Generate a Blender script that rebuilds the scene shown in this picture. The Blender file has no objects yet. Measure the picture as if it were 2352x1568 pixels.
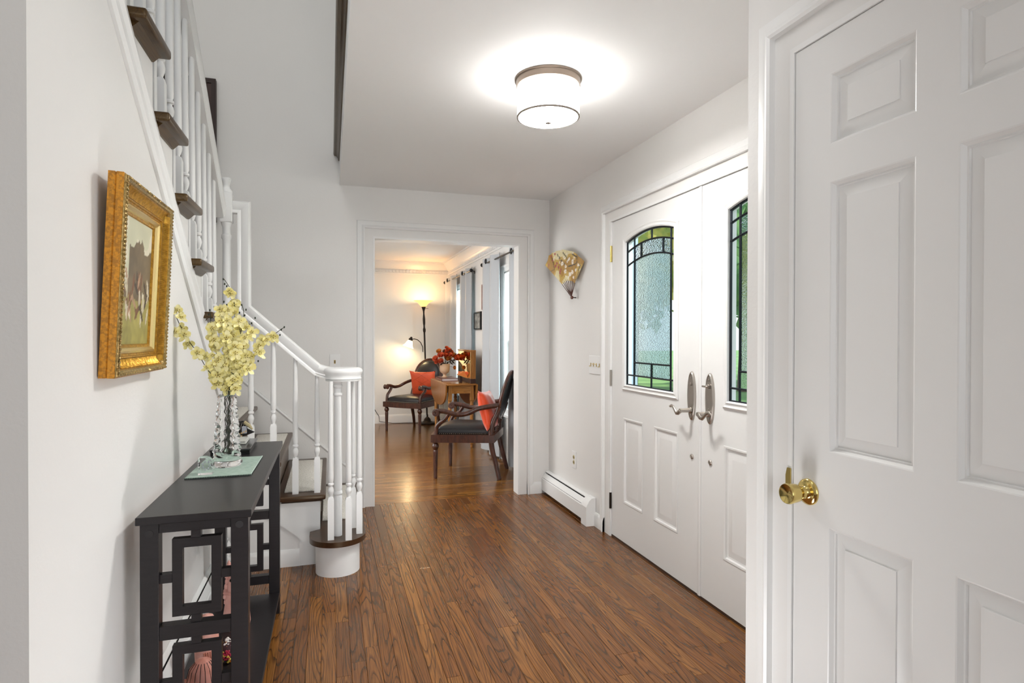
import bpy, bmesh, math, random
import numpy as np
from mathutils import Vector, Matrix
random.seed(7)
C = bpy.context.scene.collection
SC = bpy.context.scene
# ------------------------------------------------------------------ camera calibration
F_PX, YAW, PIT, ROL, H = 1355.26, 0.2989, -0.0076, 0.0018, 1.2967
def ray(x, y):
    x -= 1176; y -= 784
    a = x*math.cos(ROL)+y*math.sin(ROL); b = -x*math.sin(ROL)+y*math.cos(ROL)
    r = a/F_PX; u2 = -b/F_PX
    d = math.cos(PIT)-u2*math.sin(PIT); u = math.sin(PIT)+u2*math.cos(PIT)
    return Vector((r*math.cos(YAW)+d*math.sin(YAW), -r*math.sin(YAW)+d*math.cos(YAW), u))
def onX(x, y, X): v = ray(x, y); return v*(X/v.x)+Vector((0, 0, H))
def onY(x, y, Y): v = ray(x, y); return v*(Y/v.y)+Vector((0, 0, H))
def onZ(x, y, Z): v = ray(x, y); return v*((Z-H)/v.z)+Vector((0, 0, H))
cd = bpy.data.cameras.new('camera'); cam = bpy.data.objects.new('camera', cd); C.objects.link(cam)
r0 = Vector((math.cos(YAW), -math.sin(YAW), 0)); fw = Vector((math.sin(YAW)*math.cos(PIT), math.cos(YAW)*math.cos(PIT), math.sin(PIT)))
up = r0.cross(fw)
rx = r0*math.cos(ROL)+up*math.sin(ROL); uy = up*math.cos(ROL)-r0*math.sin(ROL)
M4 = Matrix.Identity(4)
for i in range(3): M4[i][0] = rx[i]; M4[i][1] = uy[i]; M4[i][2] = -fw[i]
M4[2][3] = H; cam.matrix_world = M4
cd.sensor_width = 36; cd.lens = F_PX/2352*36; cd.clip_start = .05; cd.clip_end = 300
SC.camera = cam
SC.view_settings.view_transform = 'Standard'; SC.view_settings.look = 'None'
SC.view_settings.exposure = 0.86; SC.view_settings.gamma = 1; SC.view_settings.use_curve_mapping = False
# ------------------------------------------------------------------ world, sun and large lights
w = bpy.data.worlds.new('sky'); SC.world = w; w.use_nodes = True
wn = w.node_tree.nodes; wl = w.node_tree.links
bg = wn['Background']; tc = wn.new('ShaderNodeTexCoord'); sp = wn.new('ShaderNodeSeparateXYZ'); rp = wn.new('ShaderNodeValToRGB')
rp.color_ramp.elements[0].color = (.86, .92, 1, 1); rp.color_ramp.elements[1].color = (.42, .62, .95, 1)
wl.new(tc.outputs['Generated'], sp.inputs[0]); wl.new(sp.outputs['Z'], rp.inputs[0]); wl.new(rp.outputs[0], bg.inputs['Color'])
bg.inputs['Strength'].default_value = .8
def lamp(name, kind, loc, energy, color=(1, 1, 1), size=None, rot=(0, 0, 0), size_y=None):
    l = bpy.data.lights.new(name, kind); l.energy = energy; l.color = color
    if kind == 'AREA':
        l.size = size
        if size_y: l.shape = 'RECTANGLE'; l.size_y = size_y
    elif kind == 'SUN': l.angle = math.radians(1)
    elif size: l.shadow_soft_size = size
    o = bpy.data.objects.new(name, l); o.location = loc; o.rotation_euler = rot; C.objects.link(o); return o
R = math.radians
lamp('sun', 'SUN', (0, 0, 12), 2.2, (1, .96, .88), rot=(R(-12), R(-42), 0))
# unseen fill lights added behind the camera and just outside the view
lamp('rear_fill_light', 'AREA', (-.3, -2.3, 1.5), 12, (1, .985, .96), 2.4, (R(90), 0, 0), 1.7)  # added soft fill from the rear room, no known source
lamp('uplight_fill', 'AREA', (.35, 1.28, .04), 8, (.97, .98, 1), .7, (R(152), 0, 0), .35)  # added fill near the floor, aimed up to brighten the hall ceiling
lamp('near_overhead_fill', 'AREA', (.3, 1.25, 2.36), 2, (.98, .985, 1), 1.2, (R(42), 0, 0), .3)  # added overhead fill just above the view, no fixture there
# daylight of the living room windows and of the front door glass
lamp('living_window_light', 'AREA', (2.05, 5.53, 1.35), 16, (.90, .95, 1), .9, (0, R(90), 0), 1.4).rotation_euler = (0, R(90), 0)
lamp('living_window_light_far', 'AREA', (2.05, 7.93, 1.35), 16, (.90, .95, 1), .9, (0, R(90), 0), 1.4)
lamp('living_ceiling_fill', 'AREA', (-.6, 6.6, 2.40), 22, (1, .97, .93), 1.6, (0, 0, 0), 1.6)  # added fill panel under the ceiling, brightens the living room
lamp('porch_daylight', 'AREA', (2.9, 2.6, 3.1), 60, (.93, .97, 1), 1.7, (0, R(45), 0), 1.7)
lo_ = lamp('living_side_fill', 'AREA', (-1.25, 5.75, 1.25), 24, (.98, .99, 1), 1.3, (0, 0, 0), 1.5); lo_.rotation_euler = Vector((.80, -.60, .10)).to_track_quat('-Z', 'Y').to_euler()  # added fill out of view, brightens the hall's right wall through the opening
lamp('upstairs_fill', 'AREA', (-.9, 2.2, 5.0), 14, (1, .98, .94), 1.2, (0, 0, 0), 1.2)  # added fill out of view, brightens the stairwell and far wall
# ------------------------------------------------------------------ materials
def lin(c):
    if isinstance(c, str):
        c = [int(c[i:i+2], 16)/255 for i in (0, 2, 4)]
        c = [x/12.92 if x <= .04045 else ((x+.055)/1.055)**2.4 for x in c]
    return (*c, 1)
MATS = {}
def mat(name, color, rough=.5, metal=0, bump=0, bscale=40, spec=.5, coat=0, emit=None, estr=0, trans=0, ior=1.45, sheen=0, var=0, vscale=8, stretch=(1, 1, 1), color2=None, sss=0):
    if name in MATS: return MATS[name]
    m = bpy.data.materials.new(name); m.use_nodes = True; n = m.node_tree.nodes; l = m.node_tree.links; b = n['Principled BSDF']
    b.inputs['Base Color'].default_value = lin(color); b.inputs['Roughness'].default_value = rough; b.inputs['Metallic'].default_value = metal
    b.inputs['Specular IOR Level'].default_value = spec; b.inputs['Coat Weight'].default_value = coat; b.inputs['Coat Roughness'].default_value = .12
    b.inputs['Transmission Weight'].default_value = trans; b.inputs['IOR'].default_value = ior; b.inputs['Sheen Weight'].default_value = sheen
    if sss: b.inputs['Subsurface Weight'].default_value = sss; b.inputs['Subsurface Radius'].default_value = (.01, .01, .005)
    if emit: b.inputs['Emission Color'].default_value = lin(emit); b.inputs['Emission Strength'].default_value = estr
    if bump or var or color2:
        t = n.new('ShaderNodeTexCoord'); mp = n.new('ShaderNodeMapping'); l.new(t.outputs['Object'], mp.inputs[0]); mp.inputs['Scale'].default_value = stretch
    if bump:
        no = n.new('ShaderNodeTexNoise'); no.inputs['Scale'].default_value = bscale; no.inputs['Detail'].default_value = 4; l.new(mp.outputs[0], no.inputs[0])
        bu = n.new('ShaderNodeBump'); bu.inputs['Strength'].default_value = bump; bu.inputs['Distance'].default_value = .004
        l.new(no.outputs[0], bu.inputs['Height']); l.new(bu.outputs[0], b.inputs['Normal'])
    if var or color2:
        n2 = n.new('ShaderNodeTexNoise'); n2.inputs['Scale'].default_value = vscale; n2.inputs['Detail'].default_value = 3; l.new(mp.outputs[0], n2.inputs[0])
        mx = n.new('ShaderNodeMix'); mx.data_type = 'RGBA'; c = lin(color)
        mx.inputs['A'].default_value = c; mx.inputs['B'].default_value = lin(color2) if color2 else tuple(x*(1-var) for x in c[:3])+(1,)
        rr = n.new('ShaderNodeValToRGB'); rr.color_ramp.elements[0].position = .4; rr.color_ramp.elements[1].position = .6
        l.new(n2.outputs[0], rr.inputs[0]); l.new(rr.outputs[0], mx.inputs['Factor']); l.new(mx.outputs['Result'], b.inputs['Base Color'])
    MATS[name] = m; return m
def oak(name, across, along, island=False, cols=('60391a', '824f24', '9d6830'), dark='2a170b', rough=.25, sc=1.0, contrast=.7):
    """stained oak: every board has its own tone and its own run of cathedral grain"""
    m = bpy.data.materials.new(name); m.use_nodes = True; n = m.node_tree.nodes; l = m.node_tree.links; b = n['Principled BSDF']
    t = n.new('ShaderNodeTexCoord')
    if island:
        g = n.new('ShaderNodeNewGeometry'); rnd = g.outputs['Random Per Island']
    else:
        g = n.new('ShaderNodeObjectInfo'); rnd = g.outputs['Random']
    def mth(op, a, bb=None, c=None):
        q = n.new('ShaderNodeMath'); q.operation = op
        for i, v in enumerate((a, bb, c)):
            if v is None: continue
            if isinstance(v, (int, float)): q.inputs[i].default_value = v
            else: l.new(v, q.inputs[i])
        return q.outputs[0]
    off = n.new('ShaderNodeCombineXYZ'); r1 = mth('MULTIPLY', rnd, 91.7)
    for i in range(3): l.new(mth('MULTIPLY', r1, (1.0, 1.7, .6)[i]), off.inputs[i])
    va = n.new('ShaderNodeVectorMath'); va.operation = 'ADD'; l.new(t.outputs['Object'], va.inputs[0]); l.new(off.outputs[0], va.inputs[1])
    def scaled(ca, cl):
        mp = n.new('ShaderNodeMapping'); s = [ca*sc]*3; s[along] = cl*sc; mp.inputs['Scale'].default_value = s; l.new(va.outputs[0], mp.inputs[0]); return mp.outputs[0]
    n1 = n.new('ShaderNodeTexNoise'); n1.inputs['Scale'].default_value = 1; n1.inputs['Detail'].default_value = 1.5; n1.inputs['Roughness'].default_value = .45; l.new(scaled(10, .85), n1.inputs[0])
    ring = mth('FRACT', mth('MULTIPLY', n1.outputs[0], 22))
    rr = n.new('ShaderNodeValToRGB'); e = rr.color_ramp.elements; e[0].position = 0; e[0].color = (0, 0, 0, 1); e[1].position = .34; e[1].color = (1, 1, 1, 1)
    q = e.new(.1); q.color = (.12, .12, .12, 1); q = e.new(.93); q.color = (.8, .8, .8, 1); l.new(ring, rr.inputs[0])
    n2 = n.new('ShaderNodeTexNoise'); n2.inputs['Scale'].default_value = 1; n2.inputs['Detail'].default_value = 3; l.new(scaled(230, 5), n2.inputs[0])
    r2 = n.new('ShaderNodeValToRGB'); r2.color_ramp.elements[0].position = .36; r2.color_ramp.elements[1].position = .58; l.new(n2.outputs[0], r2.inputs[0])
    n3 = n.new('ShaderNodeTexNoise'); n3.inputs['Scale'].default_value = 1; l.new(scaled(9, 2.5), n3.inputs[0])
    base = n.new('ShaderNodeValToRGB'); e = base.color_ramp.elements; e[0].position = .0; e[0].color = lin(cols[0]); e[1].position = 1; e[1].color = lin(cols[2]); q = e.new(.5); q.color = lin(cols[1])
    l.new(mth('ADD', mth('MULTIPLY', rnd, .62), mth('MULTIPLY', n3.outputs[0], .42)), base.inputs[0])
    g1 = mth('MULTIPLY', mth('ADD', mth('MULTIPLY', rr.outputs[0], contrast), 1-contrast), mth('ADD', mth('MULTIPLY', r2.outputs[0], .5), .5))
    mx = n.new('ShaderNodeMix'); mx.data_type = 'RGBA'; mx.inputs['A'].default_value = lin(dark); l.new(base.outputs[0], mx.inputs['B']); l.new(g1, mx.inputs['Factor']); l.new(mx.outputs['Result'], b.inputs['Base Color'])
    bu = n.new('ShaderNodeBump'); bu.inputs['Strength'].default_value = .12; bu.inputs['Distance'].default_value = .001; l.new(g1, bu.inputs['Height']); l.new(bu.outputs[0], b.inputs['Normal'])
    b.inputs['Roughness'].default_value = rough; b.inputs['Specular IOR Level'].default_value = .6; b.inputs['Specular Tint'].default_value = (1, .84, .6, 1)
    MATS[name] = m; return m
WALL = mat('wall_paint', (.77, .76, .74), .55, bump=.10, bscale=90)
CEIL = mat('ceiling_paint', (.87, .87, .865), .7, bump=.12, bscale=14)
TRIM = mat('trim_paint', (.80, .80, .79), .32, bump=.03, bscale=30)
DOORW = mat('door_paint', (.76, .757, .745), .34, bump=.04, bscale=25)
PLANK = oak('oak_plank', 0, 1)
PLANKL = oak('oak_strip_living', 1, 0, island=True, cols=('6a421c', '8a5826', 'a07030'), rough=.2)
TREAD = oak('oak_tread', 1, 0, cols=('3e2818', '4b3120', '57402c'), rough=.3)
TREADY = oak('oak_tread_upper', 0, 1, cols=('3a2814', '4a351a', '57411f'), rough=.3)
RISER = mat('stained_riser', '5a4636', .35, var=.25, stretch=(2, 12, 12))
ESP = mat('espresso_wood', '1e1a1c', .33, bump=.03, bscale=30, var=.2, stretch=(2, 18, 18))
CHAIRW = mat('mahogany', '502d20', .3, var=.45, vscale=14, stretch=(3, 3, 1), coat=.3)
LEATHER = mat('black_leather', '1d1a1b', .38, bump=.12, bscale=120)
NAIL = mat('nailhead', 'b9b0a0', .3, 1)
PINE = oak('golden_pine', 0, 2, cols=('8f5a26', 'a86f33', 'bb8445'), dark='5a3413', rough=.3, contrast=.4)
PINEX = oak('golden_pine_top', 1, 0, cols=('8f5a26', 'a86f33', 'bb8445'), dark='5a3413', rough=.22, contrast=.4)
NICKEL = mat('brushed_nickel', 'b7b1aa', .33, 1)
BRASS = mat('polished_brass', 'd9c27a', .12, 1)
SATB = mat('satin_brass', 'c9b46e', .35, 1)
BRONZE = mat('dark_bronze', '2a211b', .35, .6)
BLACK = mat('black_metal', '0e0e10', .3, .3)
GOLD = mat('gilt_wood', 'c8973a', .32, .75, bump=.5, bscale=60, color2='a87c2c', vscale=90)
GOLDS = mat('gilt_spotted', 'd08f2c', .42, .35, bump=.25, bscale=90, color2='a8732a', vscale=150)
GOLDD = mat('gilt_dull', 'b0925a', .34, .6, bump=.4, bscale=90, color2='86703f', vscale=120)
GLASS = mat('clear_glass', (1, 1, 1), .0, trans=1, ior=1.28)
CURT = mat('grey_curtain', 'b0b5ba', .38, bump=.12, bscale=200, sheen=.4, stretch=(1, 1, 6))
CARPET = mat('white_stair_rug', 'e8e4dc', .95, bump=1, bscale=160, color2='d2cdc2', vscale=120)
def glassmat(name, rough, bump, scale, col=(.95, 1, .98)):
    m = bpy.data.materials.new(name); m.use_nodes = True; n = m.node_tree.nodes; l = m.node_tree.links
    n.remove(n['Principled BSDF']); out = n['Material Output']
    g = n.new('ShaderNodeBsdfRefraction'); g.inputs['IOR'].default_value = 1.12; g.inputs['Roughness'].default_value = rough; g.inputs['Color'].default_value = (*col, 1)
    s = n.new('ShaderNodeBsdfGlossy'); s.inputs['Roughness'].default_value = .05
    tr = n.new('ShaderNodeBsdfTransparent'); tr.inputs['Color'].default_value = (*col, 1)
    fr = n.new('ShaderNodeMixShader'); fr.inputs[0].default_value = .05
    mx = n.new('ShaderNodeMixShader'); mx.inputs[0].default_value = .0 if bump == 0 else .82
    l.new(tr.outputs[0], mx.inputs[1]); l.new(g.outputs[0], mx.inputs[2]); l.new(mx.outputs[0], fr.inputs[1]); l.new(s.outputs[0], fr.inputs[2]); l.new(fr.outputs[0], out.inputs[0])
    if bump:
        t = n.new('ShaderNodeTexCoord'); mp = n.new('ShaderNodeMapping'); mp.inputs['Scale'].default_value = (1, .6, 1.5); l.new(t.outputs['Object'], mp.inputs[0])
        no = n.new('ShaderNodeTexNoise'); no.inputs['Scale'].default_value = scale; no.inputs['Detail'].default_value = 2; no.inputs['Distortion'].default_value = .6; l.new(mp.outputs[0], no.inputs[0])
        bu = n.new('ShaderNodeBump'); bu.inputs['Strength'].default_value = bump; bu.inputs['Distance'].default_value = .01; l.new(no.outputs[0], bu.inputs['Height'])
        l.new(bu.outputs[0], g.inputs['Normal']); l.new(bu.outputs[0], s.inputs['Normal'])
    return m
PANEC = glassmat('pane_clear', 0, 0, 1); PANET = glassmat('pane_rippled', .10, .50, 170, (.80, .90, .87)); PANEH = glassmat('pane_hammered', .10, .9, 110, (.92, .95, .97))
CAME = mat('lead_came', '141a20', .45, .4)
def vcol(name, rough=.6, metal=0):
    m = bpy.data.materials.new(name); m.use_nodes = True; n = m.node_tree.nodes
    a = n.new('ShaderNodeVertexColor'); a.layer_name = 'col'; m.node_tree.links.new(a.outputs[0], n['Principled BSDF'].inputs['Base Color'])
    n['Principled BSDF'].inputs['Roughness'].default_value = rough; return m
# ------------------------------------------------------------------ object helpers
def thing(name, label=None, cat=None, loc=(0, 0, 0), rotz=0, group=None, kind=None):
    o = bpy.data.objects.new(name, None); o.empty_display_size = .1; C.objects.link(o); o.location = loc; o.rotation_euler = (0, 0, rotz)
    tag(o, label, cat, group, kind); return o
def tag(o, label=None, cat=None, group=None, kind=None):
    if label: o['label'] = label
    if cat: o['category'] = cat
    if group: o['group'] = group
    if kind: o['kind'] = kind
    return o
def wpos(o):
    v = Vector((0, 0, 0))
    while o is not None: v += o.location; o = o.parent
    return v
class B:
    """collects shapes into one bmesh"""
    def __init__(s): s.bm = bmesh.new(); s.mi = 0
    def _v(s, pts): return [s.bm.verts.new(p) for p in pts]
    def face(s, vs):
        try: f = s.bm.faces.new(vs); f.material_index = s.mi; return f
        except ValueError: return None
    def box(s, x0, x1, y0, y1, z0, z1, bev=0, seg=1):
        v = s._v([(x, y, z) for z in (z0, z1) for y in (y0, y1) for x in (x0, x1)])
        fs = [s.face([v[i] for i in q]) for q in ((0, 2, 3, 1), (4, 5, 7, 6), (0, 1, 5, 4), (2, 6, 7, 3), (0, 4, 6, 2), (1, 3, 7, 5))]
        if bev:
            es = list({e for f in fs for e in f.edges}); bmesh.ops.bevel(s.bm, geom=es, offset=bev, segments=seg, affect='EDGES', profile=.6)
        return s
    def lathe(s, prof, c=(0, 0, 0), seg=20, rot=None, cap=True, fr=None):
        rings = []
        for (r, z) in prof:
            ring = []
            for k in range(seg):
                a = 2*math.pi*k/seg; rr = r*(fr(a, z) if fr else 1)
                p = Vector((rr*math.cos(a), rr*math.sin(a), z))
                if rot is not None: p = rot @ p
                ring.append(s.bm.verts.new(p+Vector(c)))
            rings.append(ring)
        for a, b in zip(rings, rings[1:]):
            for k in range(seg): s.face((a[k], a[(k+1) % seg], b[(k+1) % seg], b[k]))
        if cap: s.face(rings[0][::-1]); s.face(rings[-1])
        return s
    def tube(s, pts, r, seg=8, cap=True, flat=1):
        pts = [Vector(p) for p in pts]; n = len(pts); rs = r if isinstance(r, (list, tuple)) else [r]*n
        t0 = (pts[1]-pts[0]).normalized(); u = Vector((0, 0, 1)) if abs(t0.z) < .9 else Vector((1, 0, 0)); u = (u-t0*u.dot(t0)).normalized(); rings = []
        for i, p in enumerate(pts):
            t = (pts[min(i+1, n-1)]-pts[max(i-1, 0)]).normalized(); u = (u-t*u.dot(t)).normalized(); v = t.cross(u)
            rings.append([s.bm.verts.new(p+(u*math.cos(2*math.pi*k/seg)+v*math.sin(2*math.pi*k/seg)*flat)*rs[i]) for k in range(seg)])
        for a, b in zip(rings, rings[1:]):
            for k in range(seg): s.face((a[k], a[(k+1) % seg], b[(k+1) % seg], b[k]))
        if cap: s.face(rings[0][::-1]); s.face(rings[-1])
        return s
    def sweep(s, path, prof, nrm, closed=False, capped=True):
        """profile points (a: sideways = nrm x tangent, b: along nrm), mitred corners"""
        P = [Vector(p) for p in path]; N = Vector(nrm).normalized(); n = len(P); rings = []
        for i in range(n):
            tp = (P[i]-P[i-1]).normalized() if (closed or i > 0) else None
            tn = (P[(i+1) % n]-P[i]).normalized() if (closed or i < n-1) else None
            tp = tp or tn; tn = tn or tp
            s1 = N.cross(tp); s2 = N.cross(tn); sd = s1+s2
            if sd.length < 1e-6: sd = s1
            sd.normalize(); k = 1/max(.25, sd.dot(s2)); rings.append([s.bm.verts.new(P[i]+sd*(a*k)+N*b) for a, b in prof])
        m = len(prof); rng = range(n if closed else n-1)
        for i in rng:
            a, b = rings[i], rings[(i+1) % n]
            for k in range(m): s.face((a[k], a[(k+1) % m], b[(k+1) % m], b[k]))
        if not closed and capped: s.face(rings[0][::-1]); s.face(rings[-1])
        return s
    def rail3(s, path, prof, side=None):
        """profile swept along a 3-D path, kept upright"""
        P = [Vector(p) for p in path]; n = len(P); rings = []
        for i in range(n):
            t = (P[min(i+1, n-1)]-P[max(i-1, 0)]).normalized()
            sd = Vector(side) if side is not None else t.cross(Vector((0, 0, 1)))
            sd.normalize(); uu = sd.cross(t).normalized(); uu = -uu if uu.z < 0 else uu
            rings.append([s.bm.verts.new(P[i]+sd*a+uu*b) for a, b in prof])
        m = len(prof)
        for a, b in zip(rings, rings[1:]):
            for k in range(m): s.face((a[k], a[(k+1) % m], b[(k+1) % m], b[k]))
        s.face(rings[0][::-1]); s.face(rings[-1]); return s
    def plate(s, outer, holes, w0, w1, f):
        """flat sheet with holes; f(u,v,w) maps to space"""
        loops = [outer]+list(holes); L0 = [s._v([f(u, v, w0) for u, v in lp]) for lp in loops]; L1 = [s._v([f(u, v, w1) for u, v in lp]) for lp in loops]
        if not holes and len(outer) <= 4: s.face(L0[0]); s.face(L1[0][::-1])
        else:
            es = []
            for lp in L0:
                for i in range(len(lp)): es.append(s.bm.edges.new((lp[i], lp[(i+1) % len(lp)])))
            idx = {v: (a, b) for a, lp in enumerate(L0) for b, v in enumerate(lp)}
            g = bmesh.ops.triangle_fill(s.bm, edges=es, use_beauty=True)
            for fc in [q for q in g['geom'] if isinstance(q, bmesh.types.BMFace)]:
                fc.material_index = s.mi; s.face([L1[idx[v][0]][idx[v][1]] for v in reversed(fc.verts)])
        for A, D in zip(L0, L1):
            for i in range(len(A)): j = (i+1) % len(A); s.face((A[i], A[j], D[j], D[i]))
        return s
    def blob(s, c, r, sub=2, sc=(1, 1, 1), noise=0, seed=0):
        g = bmesh.ops.create_icosphere(s.bm, subdivisions=sub, radius=1); rn = random.Random(seed)
        for v in g['verts']:
            k = 1+(rn.random()-.5)*noise; v.co = Vector((v.co.x*r*sc[0]*k, v.co.y*r*sc[1]*k, v.co.z*r*sc[2]*k))+Vector(c)
        for v in g['verts']:
            for f in v.link_faces: f.material_index = s.mi
        return s
    def obj(s, name, m=None, parent=None, world=True, smooth=35, loc=None, label=None, rot=None):
        bmesh.ops.recalc_face_normals(s.bm, faces=s.bm.faces[:])
        me = bpy.data.meshes.new(name); s.bm.to_mesh(me); s.bm.free()
        for x in (m if isinstance(m, (list, tuple)) else [m]): me.materials.append(x)
        if smooth:
            me.polygons.foreach_set('use_smooth', [True]*len(me.polygons)); me.set_sharp_from_angle(angle=R(smooth))
        o = bpy.data.objects.new(name, me); C.objects.link(o)
        if parent is not None:
            o.parent = parent
            if world: o.location = -wpos(parent)
        if loc is not None: o.location = loc
        if rot is not None: o.rotation_euler = rot
        if label: o['label'] = label
        return o
def recenter(o):
    """origin of a free-standing mesh to its base centre"""
    me = o.data; co = np.empty(len(me.vertices)*3); me.vertices.foreach_get('co', co); co = co.reshape(-1, 3)
    c = np.array([(co[:, 0].min()+co[:, 0].max())/2, (co[:, 1].min()+co[:, 1].max())/2, co[:, 2].min()]); co -= c
    me.vertices.foreach_set('co', co.ravel()); o.location = Vector(c)+o.location; return o
def rect(a, b, c, d): return [(a, c), (b, c), (b, d), (a, d)]
XF = lambda u, v, w: (w, u, v)      # u=Y, v=Z, w=X
YF = lambda u, v, w: (u, w, v)      # u=X, v=Z, w=Y
ZF = lambda u, v, w: (u, v, w)
def copy_tree(o, parent=None):
    c = o.copy(); C.objects.link(c); c.parent = parent
    for ch in list(o.children): copy_tree(ch, c)
    return c
# ------------------------------------------------------------------ main dimensions
YFAR, XR, XL, XC, ZC = 4.615, 1.746, -.55, 1.155, 2.434
YE = 1.434           # end of the closet wall
OPX0, OPX1, OPZ = .313, 1.488, 2.06
XO = .067            # edge of the ceiling over the stair well
RIS, RUN = .199, .237
# ------------------------------------------------------------------ room shell
def struct(o, label=None): o['kind'] = 'structure'; o['label'] = label or o.name.replace('_', ' '); return o
fl = struct(B().box(-2.6, 1.9, -2.6, 4.66, -.10, -.006).obj('floor', PLANK, smooth=0), 'brown stained oak strip floor of the entry hall')
fl2 = struct(B().box(-2.0, 1.9, 4.66, 9.2, -.10, -.006).obj('floor_living', PLANKL, smooth=0), 'brown stained oak strip floor of the living room beyond the opening')
rnd = random.Random(3); PW = .0572; row = 0; x = XL
while x < 1.80:
    y = 1.25-rnd.random()*.6; ymax = 4.655
    while y < ymax:
        L = rnd.choice((.45, .6, .75, .9, 1.05, 1.3, 1.5)); y1 = min(y+L, ymax)
        if ymax-y1 < .12: y1 = ymax
        hid = (x+PW < -.06 and y > 3.62) or (x > 1.2 and y1 < 1.42)
        if not hid:
            hw, hl = PW/2-.0004, (y1-y)/2-.0005; b = B(); g = .0012
            v = b._v([(-hw, -hl, -.006), (hw, -hl, -.006), (hw, hl, -.006), (-hw, hl, -.006), (-hw, -hl, -g), (hw, -hl, -g), (hw, hl, -g), (-hw, hl, -g), (-hw+g, -hl+g, 0), (hw-g, -hl+g, 0), (hw-g, hl-g, 0), (-hw+g, hl-g, 0)])
            for q in range(4): r_ = (q+1) % 4; b.face((v[q], v[r_], v[4+r_], v[4+q])); b.face((v[4+q], v[4+r_], v[8+r_], v[8+q]))
            b.face(v[8:12]); b.obj('plank', PLANK, fl, smooth=0, loc=(x+PW/2, (y+y1)/2, 0))
        y = y1
    x += PW
b = B(); y = 4.656
while y < 9.0:
    x = -1.9+rnd.random()*.3
    while x < 1.74:
        x1 = min(x+rnd.uniform(.4, 1.5), 1.746); b.box(x+.0004, x1-.0004, y+.0004, y+PW-.0004, -.006, 0); x = x1
    y += PW
o = b.obj('plank_field', PLANKL, fl2, smooth=0); o['kind'] = 'stuff'; o['label'] = 'living room oak strips running crosswise'
# walls
lw = struct(B().plate([(YE+.04, 0), (3.55, 0), (3.55, 1.0-.035), (3.42, 1.0-.035), (3.42, 1.166), (3.17, 1.166), (3.17, 1.372), (2.922, 1.372), (2.922, 1.578), (2.674, 1.578), (2.674, 1.784), (2.426, 1.784), (2.426, 1.99), (2.178, 1.99), (2.178, 2.196), (1.93, 2.196), (1.93, 2.402), (1.682, 2.402), (1.682, 2.608), (YE+.04, 2.608)], [], XL-.05, XL, XF).obj('wall_left', WALL, smooth=0), 'white painted wall under the upper stair flight')
struct(B().box(-2.6, XL, YE-.09, YE+.04, 0, ZC).obj('wall_left_near', WALL, smooth=0), 'beige white wall end at the left edge of the view')
struct(B().plate([(-1.75, -.12), (XR+.12, -.12), (XR+.12, 5.3), (-1.75, 5.3)], [rect(OPX0, OPX1, -.11, OPZ)], YFAR, YFAR+.12, YF).obj('wall_far', WALL, smooth=0), 'white far wall with the cased opening to the living room')
struct(B().plate([(YE-.12, -.12), (9.2, -.12), (9.2, 5.3), (YE-.12, 5.3)], [rect(1.56, 3.492, -.11, 2.05), rect(5.10, 5.96, .5, 1.98), rect(7.5, 8.36, .5, 1.98)], XR, XR+.16, XF).obj('wall_right', WALL, smooth=0), 'white wall around the front double doors')
struct(B().plate([(-2.6, -.12), (YE-.12, -.12), (YE-.12, ZC), (-2.6, ZC)], [rect(.485, 1.265, -.11, 2.045)], XC, XC+.12, XF).obj('wall_closet', WALL, smooth=0), 'white closet wall beside the camera')
struct(B().box(XC, XR, YE-.12, YE, 0, ZC).obj('wall_closet_end', WALL, smooth=0), 'end face of the closet wall')
struct(B().box(XC+.12, 1.9, -2.6, YE-.13, 0, ZC).obj('wall_closet_back', WALL, smooth=0), 'dark back of the closet')
struct(B().box(-1.87, -1.75, YE-.1, YFAR+.1, 0, 5.3).obj('wall_stair', WALL, smooth=0), 'stairwell outer wall')
struct(B().box(-2.6, -2.5, -2.6, YE, 0, ZC).obj('wall_rear_left', WALL, smooth=0), 'rear room side wall')
struct(B().plate(rect(-2.6, 1.3, 0, ZC), [rect(-1.6, 1.0, .6, 2.3)], -2.6, -2.48, YF).obj('wall_rear', WALL, smooth=0), 'rear room window wall')
struct(B().box(-2.0, -1.9, 4.735, 9.2, 0, ZC).obj('wall_living_left', WALL, smooth=0), 'living room side wall')
struct(B().box(-2.0, XR, 9.02, 9.14, 0, ZC).obj('wall_living_far', mat('living_paint', (.80, .79, .765), .6, bump=.08, bscale=80), smooth=0), 'cream far wall of the living room')
struct(B().plate([(-2.6, -2.6), (1.9, -2.6), (1.9, 4.62), (XO, 4.62), (XO, 1.45), (-2.6, 1.45)], [], ZC, ZC+.2, ZF).obj('ceiling', CEIL, smooth=0), 'white textured hall ceiling')
struct(B().box(-2.0, 1.9, 4.735, 9.2, ZC, ZC+.2).obj('ceiling_living', CEIL, smooth=0), 'white living room ceiling')
struct(B().box(-2.0, 1.9, -.5, 4.9, 5.25, 5.35).obj('ceiling_upstairs', CEIL, smooth=0), 'upstairs ceiling')
struct(B().box(-2.6, 1.9, -2.6, -.45, 2.64, 5.3).obj('wall_upstairs_rear', WALL, smooth=0), 'upstairs rear wall')
struct(B().box(1.3, 1.4, -.5, 4.7, 2.64, 5.3).obj('wall_upstairs_right', WALL, smooth=0), 'upstairs side wall')
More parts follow.
